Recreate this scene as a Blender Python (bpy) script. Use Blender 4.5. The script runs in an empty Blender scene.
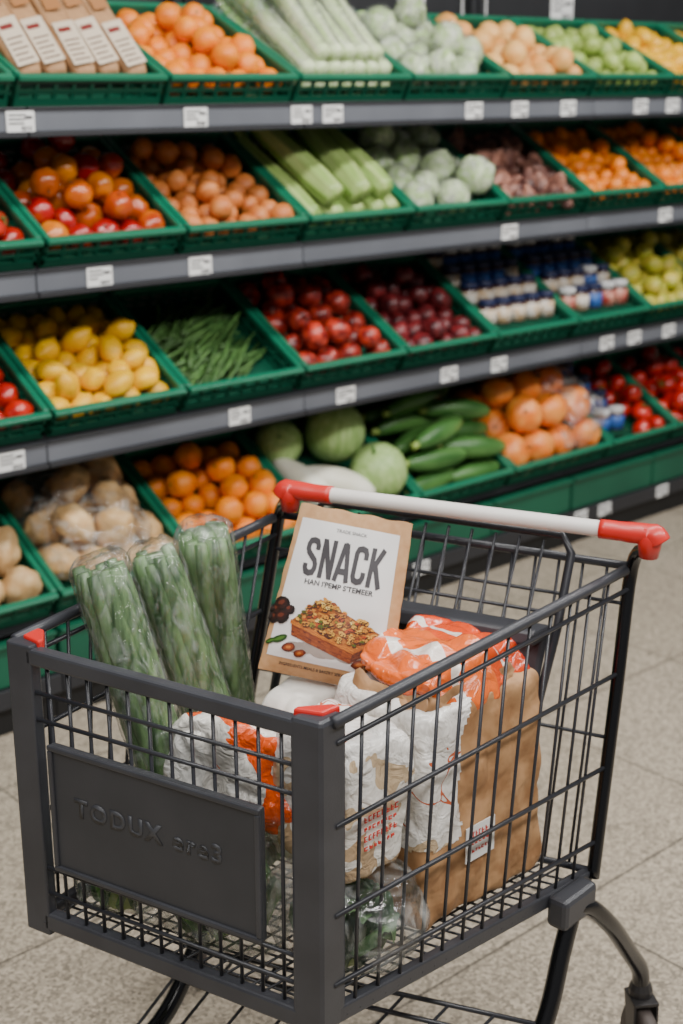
import bpy, bmesh, math, random
import numpy as np
from mathutils import Vector, Matrix, Euler, noise
random.seed(11); np.random.seed(11)
SC = bpy.context.scene
COL = SC.collection
R = math.radians
ORG = {}

# ------------------------------------------------------------------ colours / materials
def lin(c):
    out = []
    for v in c[:3]:
        v = v/255.0
        out.append(v/12.92 if v <= .04045 else ((v+.055)/1.055)**2.4)
    return (out[0], out[1], out[2], 1)

MATS = {}
def mat(name, c1, c2=None, scale=6., rough=.5, metal=0., bump=0., bscale=40., rnd=0., rmix=0., coat=0., detail=3., lo=.35, hi=.65, stretch=None, bdist=.004):
    if name in MATS: return MATS[name]
    m = bpy.data.materials.new(name); m.use_nodes = True
    nt = m.node_tree; N = nt.nodes; L = nt.links
    b = N['Principled BSDF']
    b.inputs['Roughness'].default_value = rough
    b.inputs['Metallic'].default_value = metal
    if coat: b.inputs['Coat Weight'].default_value = coat; b.inputs['Coat Roughness'].default_value = .15
    tc = N.new('ShaderNodeTexCoord')
    vec = tc.outputs['Object']
    if stretch:
        mp = N.new('ShaderNodeMapping'); mp.inputs['Scale'].default_value = stretch
        L.new(vec, mp.inputs['Vector']); vec = mp.outputs['Vector']
    if c2 is None:
        c2 = tuple(min(255, v*1.08) for v in c1)
    nz = N.new('ShaderNodeTexNoise'); nz.inputs['Scale'].default_value = scale; nz.inputs['Detail'].default_value = detail
    L.new(vec, nz.inputs['Vector'])
    mr = N.new('ShaderNodeMapRange'); mr.inputs[1].default_value = lo; mr.inputs[2].default_value = hi
    L.new(nz.outputs['Fac'], mr.inputs[0])
    fac = mr.outputs[0]
    if rnd or rmix:
        oi = N.new('ShaderNodeObjectInfo')
    if rmix:
        ma = N.new('ShaderNodeMath'); ma.operation = 'MULTIPLY_ADD'
        L.new(oi.outputs['Random'], ma.inputs[0]); ma.inputs[1].default_value = rmix; ma.inputs[2].default_value = -rmix*.5
        ad = N.new('ShaderNodeMath'); ad.operation = 'ADD'; ad.use_clamp = True
        L.new(fac, ad.inputs[0]); L.new(ma.outputs[0], ad.inputs[1]); fac = ad.outputs[0]
    mx = N.new('ShaderNodeMix'); mx.data_type = 'RGBA'
    mx.inputs[6].default_value = lin(c1); mx.inputs[7].default_value = lin(c2)
    L.new(fac, mx.inputs[0]); colr = mx.outputs[2]
    if rnd:
        hs = N.new('ShaderNodeHueSaturation')
        m2 = N.new('ShaderNodeMath'); m2.operation = 'MULTIPLY_ADD'
        L.new(oi.outputs['Random'], m2.inputs[0]); m2.inputs[1].default_value = rnd*2; m2.inputs[2].default_value = 1-rnd
        L.new(m2.outputs[0], hs.inputs['Value']); L.new(colr, hs.inputs['Color']); colr = hs.outputs['Color']
    L.new(colr, b.inputs['Base Color'])
    if bump:
        n2 = N.new('ShaderNodeTexNoise'); n2.inputs['Scale'].default_value = bscale; n2.inputs['Detail'].default_value = 2
        L.new(vec, n2.inputs['Vector'])
        bp = N.new('ShaderNodeBump'); bp.inputs['Strength'].default_value = bump; bp.inputs['Distance'].default_value = bdist
        L.new(n2.outputs['Fac'], bp.inputs['Height']); L.new(bp.outputs['Normal'], b.inputs['Normal'])
    MATS[name] = m
    return m

def film_mat(name, tint=(240, 244, 242), lo=.05, hi=.4, scale=25, dist=.006, rough=.14, stretch=(1, 1, 1), fres=.45):
    """clear plastic film: transparent, with glossy wrinkles and a little haze"""
    m = bpy.data.materials.new(name); m.use_nodes = True
    nt = m.node_tree; N = nt.nodes; L = nt.links
    b = N['Principled BSDF']; b.inputs['Base Color'].default_value = lin(tint); b.inputs['Roughness'].default_value = rough
    out = N['Material Output']
    tr = N.new('ShaderNodeBsdfTransparent'); ms = N.new('ShaderNodeMixShader')
    gl = N.new('ShaderNodeBsdfGlossy'); gl.inputs['Roughness'].default_value = rough
    lw = N.new('ShaderNodeLayerWeight'); lw.inputs['Blend'].default_value = .2
    fm = N.new('ShaderNodeMath'); fm.operation = 'MULTIPLY_ADD'; fm.inputs[1].default_value = fres; fm.inputs[2].default_value = .05
    m2 = N.new('ShaderNodeMixShader')
    tc = N.new('ShaderNodeTexCoord'); nz = N.new('ShaderNodeTexNoise'); nz.inputs['Scale'].default_value = scale; nz.inputs['Detail'].default_value = 4
    mp = N.new('ShaderNodeMapping'); mp.inputs['Scale'].default_value = stretch
    nz.inputs['Distortion'].default_value = 1.5
    L.new(tc.outputs['Object'], mp.inputs[0]); L.new(mp.outputs[0], nz.inputs['Vector'])
    mr = N.new('ShaderNodeMapRange'); mr.inputs[1].default_value = .45; mr.inputs[2].default_value = .75
    mr.inputs[3].default_value = lo; mr.inputs[4].default_value = hi
    L.new(nz.outputs['Fac'], mr.inputs[0])
    L.new(mr.outputs[0], ms.inputs['Fac']); L.new(tr.outputs[0], ms.inputs[1]); L.new(b.outputs[0], ms.inputs[2])
    L.new(lw.outputs['Fresnel'], fm.inputs[0])
    L.new(fm.outputs[0], m2.inputs['Fac']); L.new(ms.outputs[0], m2.inputs[1]); L.new(gl.outputs[0], m2.inputs[2])
    bp = N.new('ShaderNodeBump'); bp.inputs['Strength'].default_value = .8; bp.inputs['Distance'].default_value = dist
    L.new(nz.outputs['Fac'], bp.inputs['Height'])
    for t in (b, gl, lw): L.new(bp.outputs['Normal'], t.inputs['Normal'])
    L.new(m2.outputs[0], out.inputs['Surface'])
    return m

def attr_mat(name, rough=.5):
    m = bpy.data.materials.new(name); m.use_nodes = True
    N = m.node_tree.nodes; L = m.node_tree.links
    a = N.new('ShaderNodeVertexColor'); a.layer_name = 'Col'
    b = N['Principled BSDF']; b.inputs['Roughness'].default_value = rough
    L.new(a.outputs['Color'], b.inputs['Base Color'])
    return m

def band_mat(name, axis, stops, nscale=12, namp=.25, rough=.35, bump=.5, span=(-.1, .1), coat=.3):
    """printed plastic film: colour bands along one object axis, wavering with noise"""
    m = bpy.data.materials.new(name); m.use_nodes = True
    N = m.node_tree.nodes; L = m.node_tree.links
    b = N['Principled BSDF']; b.inputs['Roughness'].default_value = rough
    b.inputs['Coat Weight'].default_value = coat; b.inputs['Coat Roughness'].default_value = .12
    tc = N.new('ShaderNodeTexCoord'); sp = N.new('ShaderNodeSeparateXYZ'); L.new(tc.outputs['Object'], sp.inputs[0])
    mr = N.new('ShaderNodeMapRange'); mr.inputs[1].default_value = span[0]; mr.inputs[2].default_value = span[1]
    L.new(sp.outputs[axis], mr.inputs[0])
    nz = N.new('ShaderNodeTexNoise'); nz.inputs['Scale'].default_value = nscale; nz.inputs['Distortion'].default_value = .8; L.new(tc.outputs['Object'], nz.inputs['Vector'])
    ma = N.new('ShaderNodeMath'); ma.operation = 'MULTIPLY_ADD'; ma.inputs[1].default_value = namp*2; ma.inputs[2].default_value = -namp
    L.new(nz.outputs['Fac'], ma.inputs[0])
    ad = N.new('ShaderNodeMath'); ad.operation = 'ADD'; L.new(mr.outputs[0], ad.inputs[0]); L.new(ma.outputs[0], ad.inputs[1])
    cr = N.new('ShaderNodeValToRGB'); cr.color_ramp.interpolation = 'CONSTANT'
    el = cr.color_ramp.elements
    el[0].position = stops[0][0]; el[0].color = lin(stops[0][1])
    el[1].position = stops[1][0]; el[1].color = lin(stops[1][1])
    for p, c in stops[2:]:
        e = el.new(p); e.color = lin(c)
    L.new(ad.outputs[0], cr.inputs[0]); L.new(cr.outputs[0], b.inputs['Base Color'])
    n2 = N.new('ShaderNodeTexNoise'); n2.inputs['Scale'].default_value = 30; n2.inputs['Distortion'].default_value = 2
    L.new(tc.outputs['Object'], n2.inputs['Vector'])
    bp = N.new('ShaderNodeBump'); bp.inputs['Strength'].default_value = bump; bp.inputs['Distance'].default_value = .008
    L.new(n2.outputs['Fac'], bp.inputs['Height']); L.new(bp.outputs['Normal'], b.inputs['Normal'])
    return m

# ------------------------------------------------------------------ mesh helpers
def box(bm, c, s, M=None):
    vs = []
    for dx in (-.5, .5):
        for dy in (-.5, .5):
            for dz in (-.5, .5):
                p = Vector((c[0]+dx*s[0], c[1]+dy*s[1], c[2]+dz*s[2]))
                vs.append(bm.verts.new(M @ p if M else p))
    for f in ((0,1,3,2),(4,6,7,5),(0,4,5,1),(2,3,7,6),(0,2,6,4),(1,5,7,3)):
        bm.faces.new([vs[i] for i in f])

def prism(bm, lo, hi):
    a = [bm.verts.new(p) for p in lo]; b = [bm.verts.new(p) for p in hi]
    n = len(a)
    bm.faces.new(a[::-1]); bm.faces.new(b)
    for i in range(n):
        bm.faces.new((a[i], a[(i+1) % n], b[(i+1) % n], b[i]))

def smooth_path(pts, n=6):
    pts = [Vector(p) for p in pts]; out = []
    for i in range(len(pts)-1):
        p0 = pts[max(i-1, 0)]; p1 = pts[i]; p2 = pts[i+1]; p3 = pts[min(i+2, len(pts)-1)]
        for k in range(n):
            t = k/n
            out.append(.5*((2*p1)+(-p0+p2)*t+(2*p0-5*p1+4*p2-p3)*t*t+(-p0+3*p1-3*p2+p3)*t**3))
    out.append(pts[-1]); return out

def tube(bm, pts, r, seg=8, flat=1.0):
    pts = [Vector(p) for p in pts]
    n = len(pts)
    rs = r if isinstance(r, (list, tuple)) else [r]*n
    t0 = (pts[1]-pts[0]).normalized()
    ref = Vector((0, 0, 1)) if abs(t0.z) < .9 else Vector((1, 0, 0))
    u = t0.cross(ref).normalized()
    rings = []
    for i in range(n):
        t = (pts[min(i+1, n-1)]-pts[max(i-1, 0)]).normalized()
        u = (u - t*u.dot(t)).normalized(); v = t.cross(u)
        rings.append([bm.verts.new(pts[i]+(u*math.cos(2*math.pi*k/seg)+v*flat*math.sin(2*math.pi*k/seg))*rs[i]) for k in range(seg)])
    for i in range(n-1):
        for k in range(seg):
            bm.faces.new((rings[i][k], rings[i][(k+1) % seg], rings[i+1][(k+1) % seg], rings[i+1][k]))
    bm.faces.new(rings[0][::-1]); bm.faces.new(rings[-1])

def lathe(bm, prof, seg=16, M=None):
    rings = []
    for (r, z) in prof:
        ring = []
        for k in range(seg):
            a = 2*math.pi*k/seg
            p = Vector((r*math.cos(a), r*math.sin(a), z))
            ring.append(bm.verts.new(M @ p if M else p))
        rings.append(ring)
    for i in range(len(rings)-1):
        for k in range(seg):
            bm.faces.new((rings[i][k], rings[i][(k+1) % seg], rings[i+1][(k+1) % seg], rings[i+1][k]))
    bm.faces.new(rings[0][::-1]); bm.faces.new(rings[-1])

def ball(bm, f, nx=20, ny=13, M=None):
    """closed surface; f(theta, phi) -> point"""
    top = bm.verts.new((M @ Vector(f(0, 0))) if M else Vector(f(0, 0)))
    bot = bm.verts.new((M @ Vector(f(math.pi, 0))) if M else Vector(f(math.pi, 0)))
    rings = []
    for j in range(1, ny):
        th = math.pi*j/ny
        ring = []
        for k in range(nx):
            p = Vector(f(th, 2*math.pi*k/nx)); ring.append(bm.verts.new(M @ p if M else p))
        rings.append(ring)
    for k in range(nx):
        k2 = (k+1) % nx
        bm.faces.new((top, rings[0][k], rings[0][k2]))
        bm.faces.new((bot, rings[-1][k2], rings[-1][k]))
        for j in range(len(rings)-1):
            bm.faces.new((rings[j][k], rings[j+1][k], rings[j+1][k2], rings[j][k2]))

def crease(q):
    v = noise.voronoi(q)[0]
    return min(v[1]-v[0], .7)-.25

def superblob(bm, M, a, b, c, k=8., amp=.004, freq=14, seed=0, n=28, cr=0, cf=(16, 16, 16), shape=None, infl=0.):
    """evenly subdivided cube rounded to |x|^k+|y|^k+|z|^k = 1, then crumpled"""
    cf = Vector(cf); off = Vector((seed*3.1, seed*1.7, seed))
    cache = {}
    def vert(i, j, l):
        key = (i, j, l)
        if key in cache: return cache[key]
        q = Vector((2*i/n-1, 2*j/n-1, 2*l/n-1))
        s = (abs(q.x)**k+abs(q.y)**k+abs(q.z)**k)**(1/k)
        q /= s
        p = Vector((q.x*a, q.y*b, q.z*c))
        g_ = Vector((math.copysign(abs(q.x)**(k-1), q.x)/a, math.copysign(abs(q.y)**(k-1), q.y)/b, math.copysign(abs(q.z)**(k-1), q.z)/c)).normalized()
        d = noise.noise(p*freq+off)*amp+infl
        if cr: d += crease(Vector((p.x*cf.x, p.y*cf.y, p.z*cf.z))+off)*cr
        r = p+g_*d
        if shape: r = shape(r)
        v = bm.verts.new(M @ r); cache[key] = v; return v
    for ax in range(3):
        for s in (0, n):
            for i in range(n):
                for j in range(n):
                    qd = []
                    for (di, dj) in ((0, 0), (1, 0), (1, 1), (0, 1)):
                        ijk = [0, 0, 0]; ijk[ax] = s; ijk[(ax+1) % 3] = i+di; ijk[(ax+2) % 3] = j+dj
                        qd.append(vert(*ijk))
                    bm.faces.new(qd if s else qd[::-1])

def grid(bm, nu, nv, f):
    vs = [[bm.verts.new(f(i/nu, j/nv)) for j in range(nv+1)] for i in range(nu+1)]
    fs = []
    for i in range(nu):
        for j in range(nv):
            fs.append(bm.faces.new((vs[i][j], vs[i+1][j], vs[i+1][j+1], vs[i][j+1])))
    return fs

def to_mesh(bm, name, m, smooth=True):
    bmesh.ops.recalc_face_normals(bm, faces=bm.faces)
    me = bpy.data.meshes.new(name); bm.to_mesh(me); bm.free()
    if m: me.materials.append(m)
    if smooth:
        for p in me.polygons: p.use_smooth = True
    return me

def tag(o, label=None, cat=None, group=None, kind=None):
    if label: o['label'] = label
    if cat: o['category'] = cat
    if group: o['group'] = group
    if kind: o['kind'] = kind

def empty(name, loc, label, cat, group=None):
    o = bpy.data.objects.new(name, None); COL.objects.link(o)
    o.location = loc; o.empty_display_size = .05
    ORG[o.name] = Vector(loc); tag(o, label, cat, group); return o

def part(name, bm, m, parent, smooth=True, bevel=0, label=None):
    org = ORG[parent.name]
    for v in bm.verts: v.co -= org
    o = bpy.data.objects.new(name, to_mesh(bm, name, m, smooth)); COL.objects.link(o)
    o.parent = parent; ORG[o.name] = org
    if bevel: bev(o, bevel)
    if label: o['label'] = label
    return o

def bev(o, w, seg=2):
    md = o.modifiers.new('bevel', 'BEVEL'); md.width = w; md.segments = seg; md.limit_method = 'ANGLE'; md.angle_limit = R(40)

def thing(name, bm, m, label, cat, group=None, smooth=True, bevel=0, kind=None):
    xs = [v.co for v in bm.verts]
    mn = Vector((min(p.x for p in xs), min(p.y for p in xs), min(p.z for p in xs)))
    mxx = Vector((max(p.x for p in xs), max(p.y for p in xs), max(p.z for p in xs)))
    org = Vector(((mn.x+mxx.x)/2, (mn.y+mxx.y)/2, mn.z))
    for v in bm.verts: v.co -= org
    o = bpy.data.objects.new(name, to_mesh(bm, name, m, smooth)); COL.objects.link(o)
    o.location = org; ORG[o.name] = org
    if bevel: bev(o, bevel)
    tag(o, label, cat, group, kind); return o

class Proto:
    """a kind of thing: main mesh + part meshes; spawn() makes an individual with its own part objects"""
    def __init__(s, name, meshes, cat, parts=()):
        s.name = name; s.meshes = meshes; s.cat = cat; s.parts = parts
    def spawn(s, M, label, group=None):
        o = bpy.data.objects.new(s.name, random.choice(s.meshes)); COL.objects.link(o)
        o.matrix_world = M
        for (pn, pm, lab) in s.parts:
            c = bpy.data.objects.new(pn, pm); COL.objects.link(c); c.parent = o
            if lab: c['label'] = lab
        tag(o, label, s.cat, group); return o

def text_bm(txt, size, xs=1., offset=0., align='CENTER', space=1.):
    cu = bpy.data.curves.new('t', 'FONT'); cu.body = txt; cu.size = size; cu.align_x = align; cu.offset = offset
    cu.resolution_u = 4; cu.space_character = space
    ob = bpy.data.objects.new('t', cu); COL.objects.link(ob)
    dg = bpy.context.evaluated_depsgraph_get(); dg.update()
    me = bpy.data.meshes.new_from_object(ob.evaluated_get(dg))
    bm = bmesh.new(); bm.from_mesh(me)
    for v in bm.verts: v.co.x *= xs
    bpy.data.objects.remove(ob); bpy.data.curves.remove(cu); bpy.data.meshes.remove(me)
    return bm

# bold condensed stroke lettering, unit box .5 x 1
STROKES = {
 'S': [[(.42,.69),(.42,.79),(.37,.89),(.25,.92),(.13,.89),(.08,.79),(.08,.69),(.13,.60),(.37,.42),(.42,.32),(.42,.21),(.37,.11),(.25,.08),(.13,.11),(.08,.21),(.08,.31)]],
 'N': [[(.08,0),(.08,1)], [(.42,0),(.42,1)], [(.09,.96),(.41,.04)]],
 'A': [[(.04,0),(.22,.97)], [(.46,0),(.28,.97)], [(.2,.925),(.3,.925)], [(.12,.26),(.38,.26)]],
 'C': [[(.42,.66),(.42,.79),(.37,.89),(.25,.92),(.13,.89),(.08,.79),(.08,.21),(.13,.11),(.25,.08),(.37,.11),(.42,.21),(.42,.34)]],
 'K': [[(.08,0),(.08,1)], [(.43,1),(.12,.44)], [(.2,.58),(.45,0)]]}
def ribbon(bm, pts, t, tr):
    pts = [Vector((p[0], p[1])) for p in pts]; L_ = []; n = len(pts)
    for i in range(n):
        d0 = (pts[i]-pts[i-1]).normalized() if i > 0 else None
        d1 = (pts[i+1]-pts[i]).normalized() if i < n-1 else None
        d = ((d0 or d1)+(d1 or d0)).normalized()
        nn_ = Vector((-d.y, d.x)); ref = (d1 or d0); k = 1/max(.5, nn_.dot(Vector((-ref.y, ref.x))))
        L_.append((pts[i]+nn_*t*.5*k, pts[i]-nn_*t*.5*k))
    for i in range(n-1):
        m_ = max(1, int((pts[i+1]-pts[i]).length/.15))
        for q in range(m_):
            a, b_ = q/m_, (q+1)/m_
            qs = [L_[i][0].lerp(L_[i+1][0], a), L_[i][1].lerp(L_[i+1][1], a), L_[i][1].lerp(L_[i+1][1], b_), L_[i][0].lerp(L_[i+1][0], b_)]
            bm.faces.new([bm.verts.new(tr(p)) for p in qs])

# ------------------------------------------------------------------ world frame: shelves run along +x, face -y
def W(X, Y, z=0.):      # aisle frame (X across, Y ahead) -> world
    return Vector((-1.564+.741*X+.672*Y, -2.93-.672*X+.741*Y, z))

# materials
GREEN = mat('crate_green_plastic', (6, 72, 52), (10, 84, 60), rough=.42, scale=3)
GREEN_D = mat('crate_green_rim', (14, 102, 74), (20, 112, 82), rough=.38, scale=3)
SHELF = mat('shelf_metal', (24, 25, 28), (30, 31, 34), rough=.55)
RAIL = mat('rail_grey', (92, 95, 102), (102, 105, 112), rough=.45, scale=4)
RAILD = mat('rail_lip_dark', (36, 37, 41), rough=.5)
BACK = mat('back_panel_dark', (22, 23, 26), (28, 29, 32), rough=.6)
PLINTH = mat('plinth_dark', (18, 19, 21), rough=.6)
WHITE = mat('card_white', (220, 220, 218), rough=.5)
INK = mat('ink_dark', (52, 50, 54), rough=.6)
CART = mat('cart_grey_plastic', (50, 51, 56), (58, 59, 64), rough=.38, scale=12, bump=.06, bscale=400)
WIRE = mat('cart_wire_coating', (42, 43, 48), (48, 49, 54), rough=.32)
PLATE = mat('cart_sign_plate', (48, 49, 53), (54, 55, 59), rough=.48, scale=10, bump=.05, bscale=300)
EMBOSS = mat('embossed_letters', (56, 57, 61), (60, 61, 65), rough=.48)
BLACK = mat('chassis_black', (12, 12, 14), (15, 15, 17), rough=.2, coat=.3)
RUBBER = mat('wheel_rubber', (70, 62, 58), rough=.6)
STEEL = mat('caster_steel', (58, 56, 56), rough=.35, metal=.5)
RED = mat('red_plastic', (200, 34, 28), (208, 42, 34), rough=.38, coat=.25)
GRIP = mat('handle_white', (222, 216, 210), (228, 224, 218), rough=.4, scale=20)
KRAFT = mat('kraft_paper', (150, 108, 70), (182, 140, 98), scale=26, rough=.62, bump=.6, bscale=34, bdist=.008)
KRAFT_D = mat('kraft_pouch', (178, 134, 90), (188, 146, 102), scale=90, rough=.65, bump=.3, bscale=40, bdist=.006)
FILM = film_mat('clear_film', lo=.01, hi=.2, scale=50, dist=.012, rough=.06, stretch=(1, 1, .5), fres=.5)
FILM2 = film_mat('clear_film_thin', lo=.03, hi=.45, scale=3.4, dist=.06, fres=.35)
FILM3 = film_mat('clear_film_bag', lo=.02, hi=.36, scale=20, dist=.010, rough=.09, fres=.45)

# ------------------------------------------------------------------ room
bm = bmesh.new(); box(bm, (1.2, -2.2, -.05), (12, 9, .1))
fl = bpy.data.objects.new('floor', to_mesh(bm, 'floor', None, False)); COL.objects.link(fl); fl['kind'] = 'structure'
m = bpy.data.materials.new('floor_tiles'); m.use_nodes = True
N = m.node_tree.nodes; L = m.node_tree.links; b = N['Principled BSDF']; b.inputs['Roughness'].default_value = .4
tc = N.new('ShaderNodeTexCoord'); mp = N.new('ShaderNodeMapping'); mp.inputs['Location'].default_value = (.18, .22, 0)
L.new(tc.outputs['Object'], mp.inputs[0])
br = N.new('ShaderNodeTexBrick'); br.offset = 0; br.inputs['Scale'].default_value = 1; br.inputs['Brick Width'].default_value = .6
br.inputs['Row Height'].default_value = .6; br.inputs['Mortar Size'].default_value = .004; br.inputs['Mortar Smooth'].default_value = .3
br.inputs['Color1'].default_value = lin((166, 154, 136)); br.inputs['Color2'].default_value = lin((173, 161, 143)); br.inputs['Mortar'].default_value = lin((112, 104, 92))
L.new(mp.outputs[0], br.inputs['Vector'])
n1 = N.new('ShaderNodeTexVoronoi'); n1.inputs['Scale'].default_value = 170; L.new(tc.outputs['Object'], n1.inputs['Vector'])
hs = N.new('ShaderNodeSeparateColor'); L.new(n1.outputs['Color'], hs.inputs[0])
r1 = N.new('ShaderNodeMapRange'); r1.inputs[1].default_value = 0; r1.inputs[2].default_value = 1; r1.inputs[3].default_value = .5; r1.inputs[4].default_value = 1.3
L.new(hs.outputs[0], r1.inputs[0])
vm = N.new('ShaderNodeVectorMath'); vm.operation = 'SCALE'; L.new(br.outputs['Color'], vm.inputs[0]); L.new(r1.outputs[0], vm.inputs['Scale'])
L.new(vm.outputs[0], b.inputs['Base Color'])
fl.data.materials.append(m)
bm = bmesh.new(); box(bm, (1.2, .72, 1.6), (12, .1, 3.4))
wb = bpy.data.objects.new('wall_back', to_mesh(bm, 'wall_back', BACK, False)); COL.objects.link(wb); wb['kind'] = 'structure'

# ------------------------------------------------------------------ shelving bays
RZ = [1.50, 1.134, .72, .245]      # height of the four price rails / front edges
TILTS = [R(25.5), R(30), R(30), R(30)]; TILT = R(30); CL = .42; CH = .078
bays = [(-1.2, .12, 'left end bay of dark grey produce shelving, cut off by the frame'),
        (.12, .945, 'dark grey shelving bay carrying the mixed apples, lemons and potatoes'),
        (.945, 2.18, 'dark grey shelving bay carrying celery, plums and green melons'),
        (2.18, 3.6, 'far right bay of dark grey shelving with pears and red tomatoes')]
for (x0, x1, lab) in bays:
    e = empty('shelving_bay', ((x0+x1)/2, .3, 0), lab, 'shelving')
    w = x1-x0-.004; cx = (x0+x1)/2
    bm = bmesh.new(); box(bm, (cx, .56, 1.15), (w, .03, 2.3)); part('back_panel', bm, BACK, e, False)
    for ux in (x0+.02, x1-.02):
        bm = bmesh.new(); box(bm, (ux, .525, 1.15), (.03, .04, 2.3)); part('upright', bm, SHELF, e, False)
    for k, z in enumerate(RZ[:3]):
        Mx = Matrix.Translation((cx, .03, z+.012)) @ Matrix.Rotation(TILTS[k], 4, 'X')
        bm = bmesh.new(); box(bm, (0, .235, -.008), (w, .47, .012), Mx)
        box(bm, (cx, .02, z+.0), (w, .03, .02))
        sh = part('shelf', bm, SHELF, e, False)
        bm = bmesh.new(); box(bm, (cx, -.002, z), (w, .012, .05))
        rl = part('price_rail', bm, RAIL, sh, False, .002)
        bm = bmesh.new(); box(bm, (cx, -.006, z-.031), (w, .022, .012)); box(bm, (cx, -.006, z+.0265), (w, .02, .005))
        part('rail_edge', bm, RAILD, rl, False, .001)
    Mx = Matrix.Translation((cx, .03, .268)) @ Matrix.Rotation(TILT, 4, 'X')
    bm = bmesh.new(); box(bm, (0, .235, -.008), (w, .47, .012), Mx); part('shelf', bm, SHELF, e, False)
    bm = bmesh.new(); box(bm, (cx, -.004, .112), (w, .016, .05)); part('price_rail', bm, RAILD, e, False, .002)
    bm = bmesh.new(); box(bm, (cx, .28, .045), (w, .5, .088)); part('plinth', bm, PLINTH, e, False)
    np_ = max(1, round(w/.43))
    for i in range(np_):
        pw = w/np_
        bm = bmesh.new(); box(bm, (x0+.002+pw*(i+.5), .012, .198), (pw-.01, .02, .118))
        box(bm, (x0+.002+pw*(i+.5), .0, .25), (pw-.01, .02, .012))
        part('front_panel', bm, GREEN, e, False, .003, 'green plastic front panel')

# ------------------------------------------------------------------ crates
def crate_meshes(w):
    l, h = CL, CH
    bm = bmesh.new()
    box(bm, (0, l/2, .004), (w, l, .008))
    def wall(fx):
        for (a, b_) in ((.008, .022), (.036, .045), (.060, h)):
            fx(a, b_, None)
        n = 8
        for i in range(n+1): fx(.008, h, i/n)
    for y in (.004, l-.004):
        def fx(a, b_, i, y=y):
            if i is None: box(bm, (0, y, (a+b_)/2), (w, .008, b_-a))
            else: box(bm, ((i-.5)*(w-.012), y, (a+b_)/2), (.010, .0075, b_-a))
        wall(fx)
    for x in (-w/2+.004, w/2-.004):
        def fx(a, b_, i, x=x):
            if i is None: box(bm, (x, l/2, (a+b_)/2), (.008, l, b_-a))
            else: box(bm, (x, .008+i*(l-.016), (a+b_)/2), (.0075, .012, b_-a))
        wall(fx)
    body = to_mesh(bm, 'crate_body', GREEN, False)
    bm = bmesh.new()
    for y in (-.003, l+.003): box(bm, (0, y, h), (w+.004, .020, .013))
    for x in (-w/2+.003, w/2-.003): box(bm, (x, l/2, h+.001), (.017, l-.012, .013))
    rim = to_mesh(bm, 'crate_rim', GREEN_D, False)
    return body, rim
CRATE = {}
def crate(row, x0, w, label):
    key = round(w, 3)
    if key not in CRATE: CRATE[key] = crate_meshes(w)
    body, rim = CRATE[key]
    z = RZ[row]+(.024 if row < 3 else .034)
    M = Matrix.Translation((x0+w/2, .045, z)) @ Matrix.Rotation(TILTS[row], 4, 'X')
    o = bpy.data.objects.new('produce_crate', body); COL.objects.link(o); o.matrix_world = M
    c = bpy.data.objects.new('rim', rim); COL.objects.link(c); c.parent = o; bev(c, .003)
    tag(o, label, 'crate', 'green plastic crates on the produce shelves'); ORG[o.name] = None
    return M, w, o

# ------------------------------------------------------------------ produce kinds
def fruit(name, m, sq=.95, top=.0, bot=.0, lobes=0, lamp=0., tip=0., narrow=0., ns=0., R_=.5, nx=20, ny=13, sx=1.):
    bm = bmesh.new(); sd = random.random()*50
    def f(th, ph):
        r = 1-top*math.exp(-(th/.38)**2)-bot*math.exp(-((math.pi-th)/.3)**2)
        r += tip*(math.exp(-(th/.28)**2)+math.exp(-((math.pi-th)/.28)**2))
        if lobes: r *= 1+lamp*math.cos(lobes*ph)*math.sin(th)
        d = Vector((math.sin(th)*math.cos(ph), math.sin(th)*math.sin(ph), math.cos(th)))
        if ns: r *= 1+ns*noise.noise(d*1.7+Vector((sd, 0, 0)))
        k = 1-narrow*(1-math.cos(math.pi-th))*.5 if narrow else 1
        return (R_*r*d.x*k*sx, R_*r*d.y*k, R_*r*d.z*sq)
    ball(bm, f, nx, ny)
    return to_mesh(bm, name, m)

def variants(n, *a, **k):
    out = []
    for i in range(n):
        kk = dict(k); kk['sq'] = k.get('sq', .95)*random.uniform(.94, 1.06); kk['ns'] = max(k.get('ns', 0), .09); kk['sx'] = k.get('sx', 1.)*random.uniform(.95, 1.05)
        out.append(fruit(*a, **kk))
    return out

def wrap_mesh(sq=.95, sx=1., sd=0):
    """loose film pulled round one fruit, with a twisted knot"""
    bm = bmesh.new()
    def f(th, ph):
        d = Vector((math.sin(th)*math.cos(ph), math.sin(th)*math.sin(ph), math.cos(th)))
        r = .53*(1+.05*crease(d*2.6+Vector((sd, sd, 0))))
        r += .16*math.exp(-(th/.2)**2)
        return (r*d.x*sx, r*d.y, r*d.z*sq)
    ball(bm, f, 20, 14)
    return to_mesh(bm, 'plastic_wrap', FILM2)

def stem_mesh(m, zz, leafy=False, s=.5):
    bm = bmesh.new()
    tube(bm, [(0, 0, zz), (.01, 0, zz+.09), (.04, .01, zz+.16)], [.03, .025, .03], 6)
    if leafy:
        for k in range(5):
            a = 2*math.pi*k/5
            d = Vector((math.cos(a), math.sin(a), 0)); q = Vector((-d.y, d.x, 0))
            p0 = Vector((0, 0, zz+.035)); p1 = d*.13+Vector((0, 0, zz+.075)); p2 = d*.26+Vector((0, 0, zz+.04))
            v = [bm.verts.new(x) for x in (p0-q*.02, p0+q*.02, p1+q*.04, p2, p1-q*.04)]
            bm.faces.new(v)
    return to_mesh(bm, 'stem', m)
STEMG = mat('stem_green', (60, 100, 42), rough=.6); STEMB = mat('stem_brown', (80, 58, 34), rough=.7)

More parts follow.
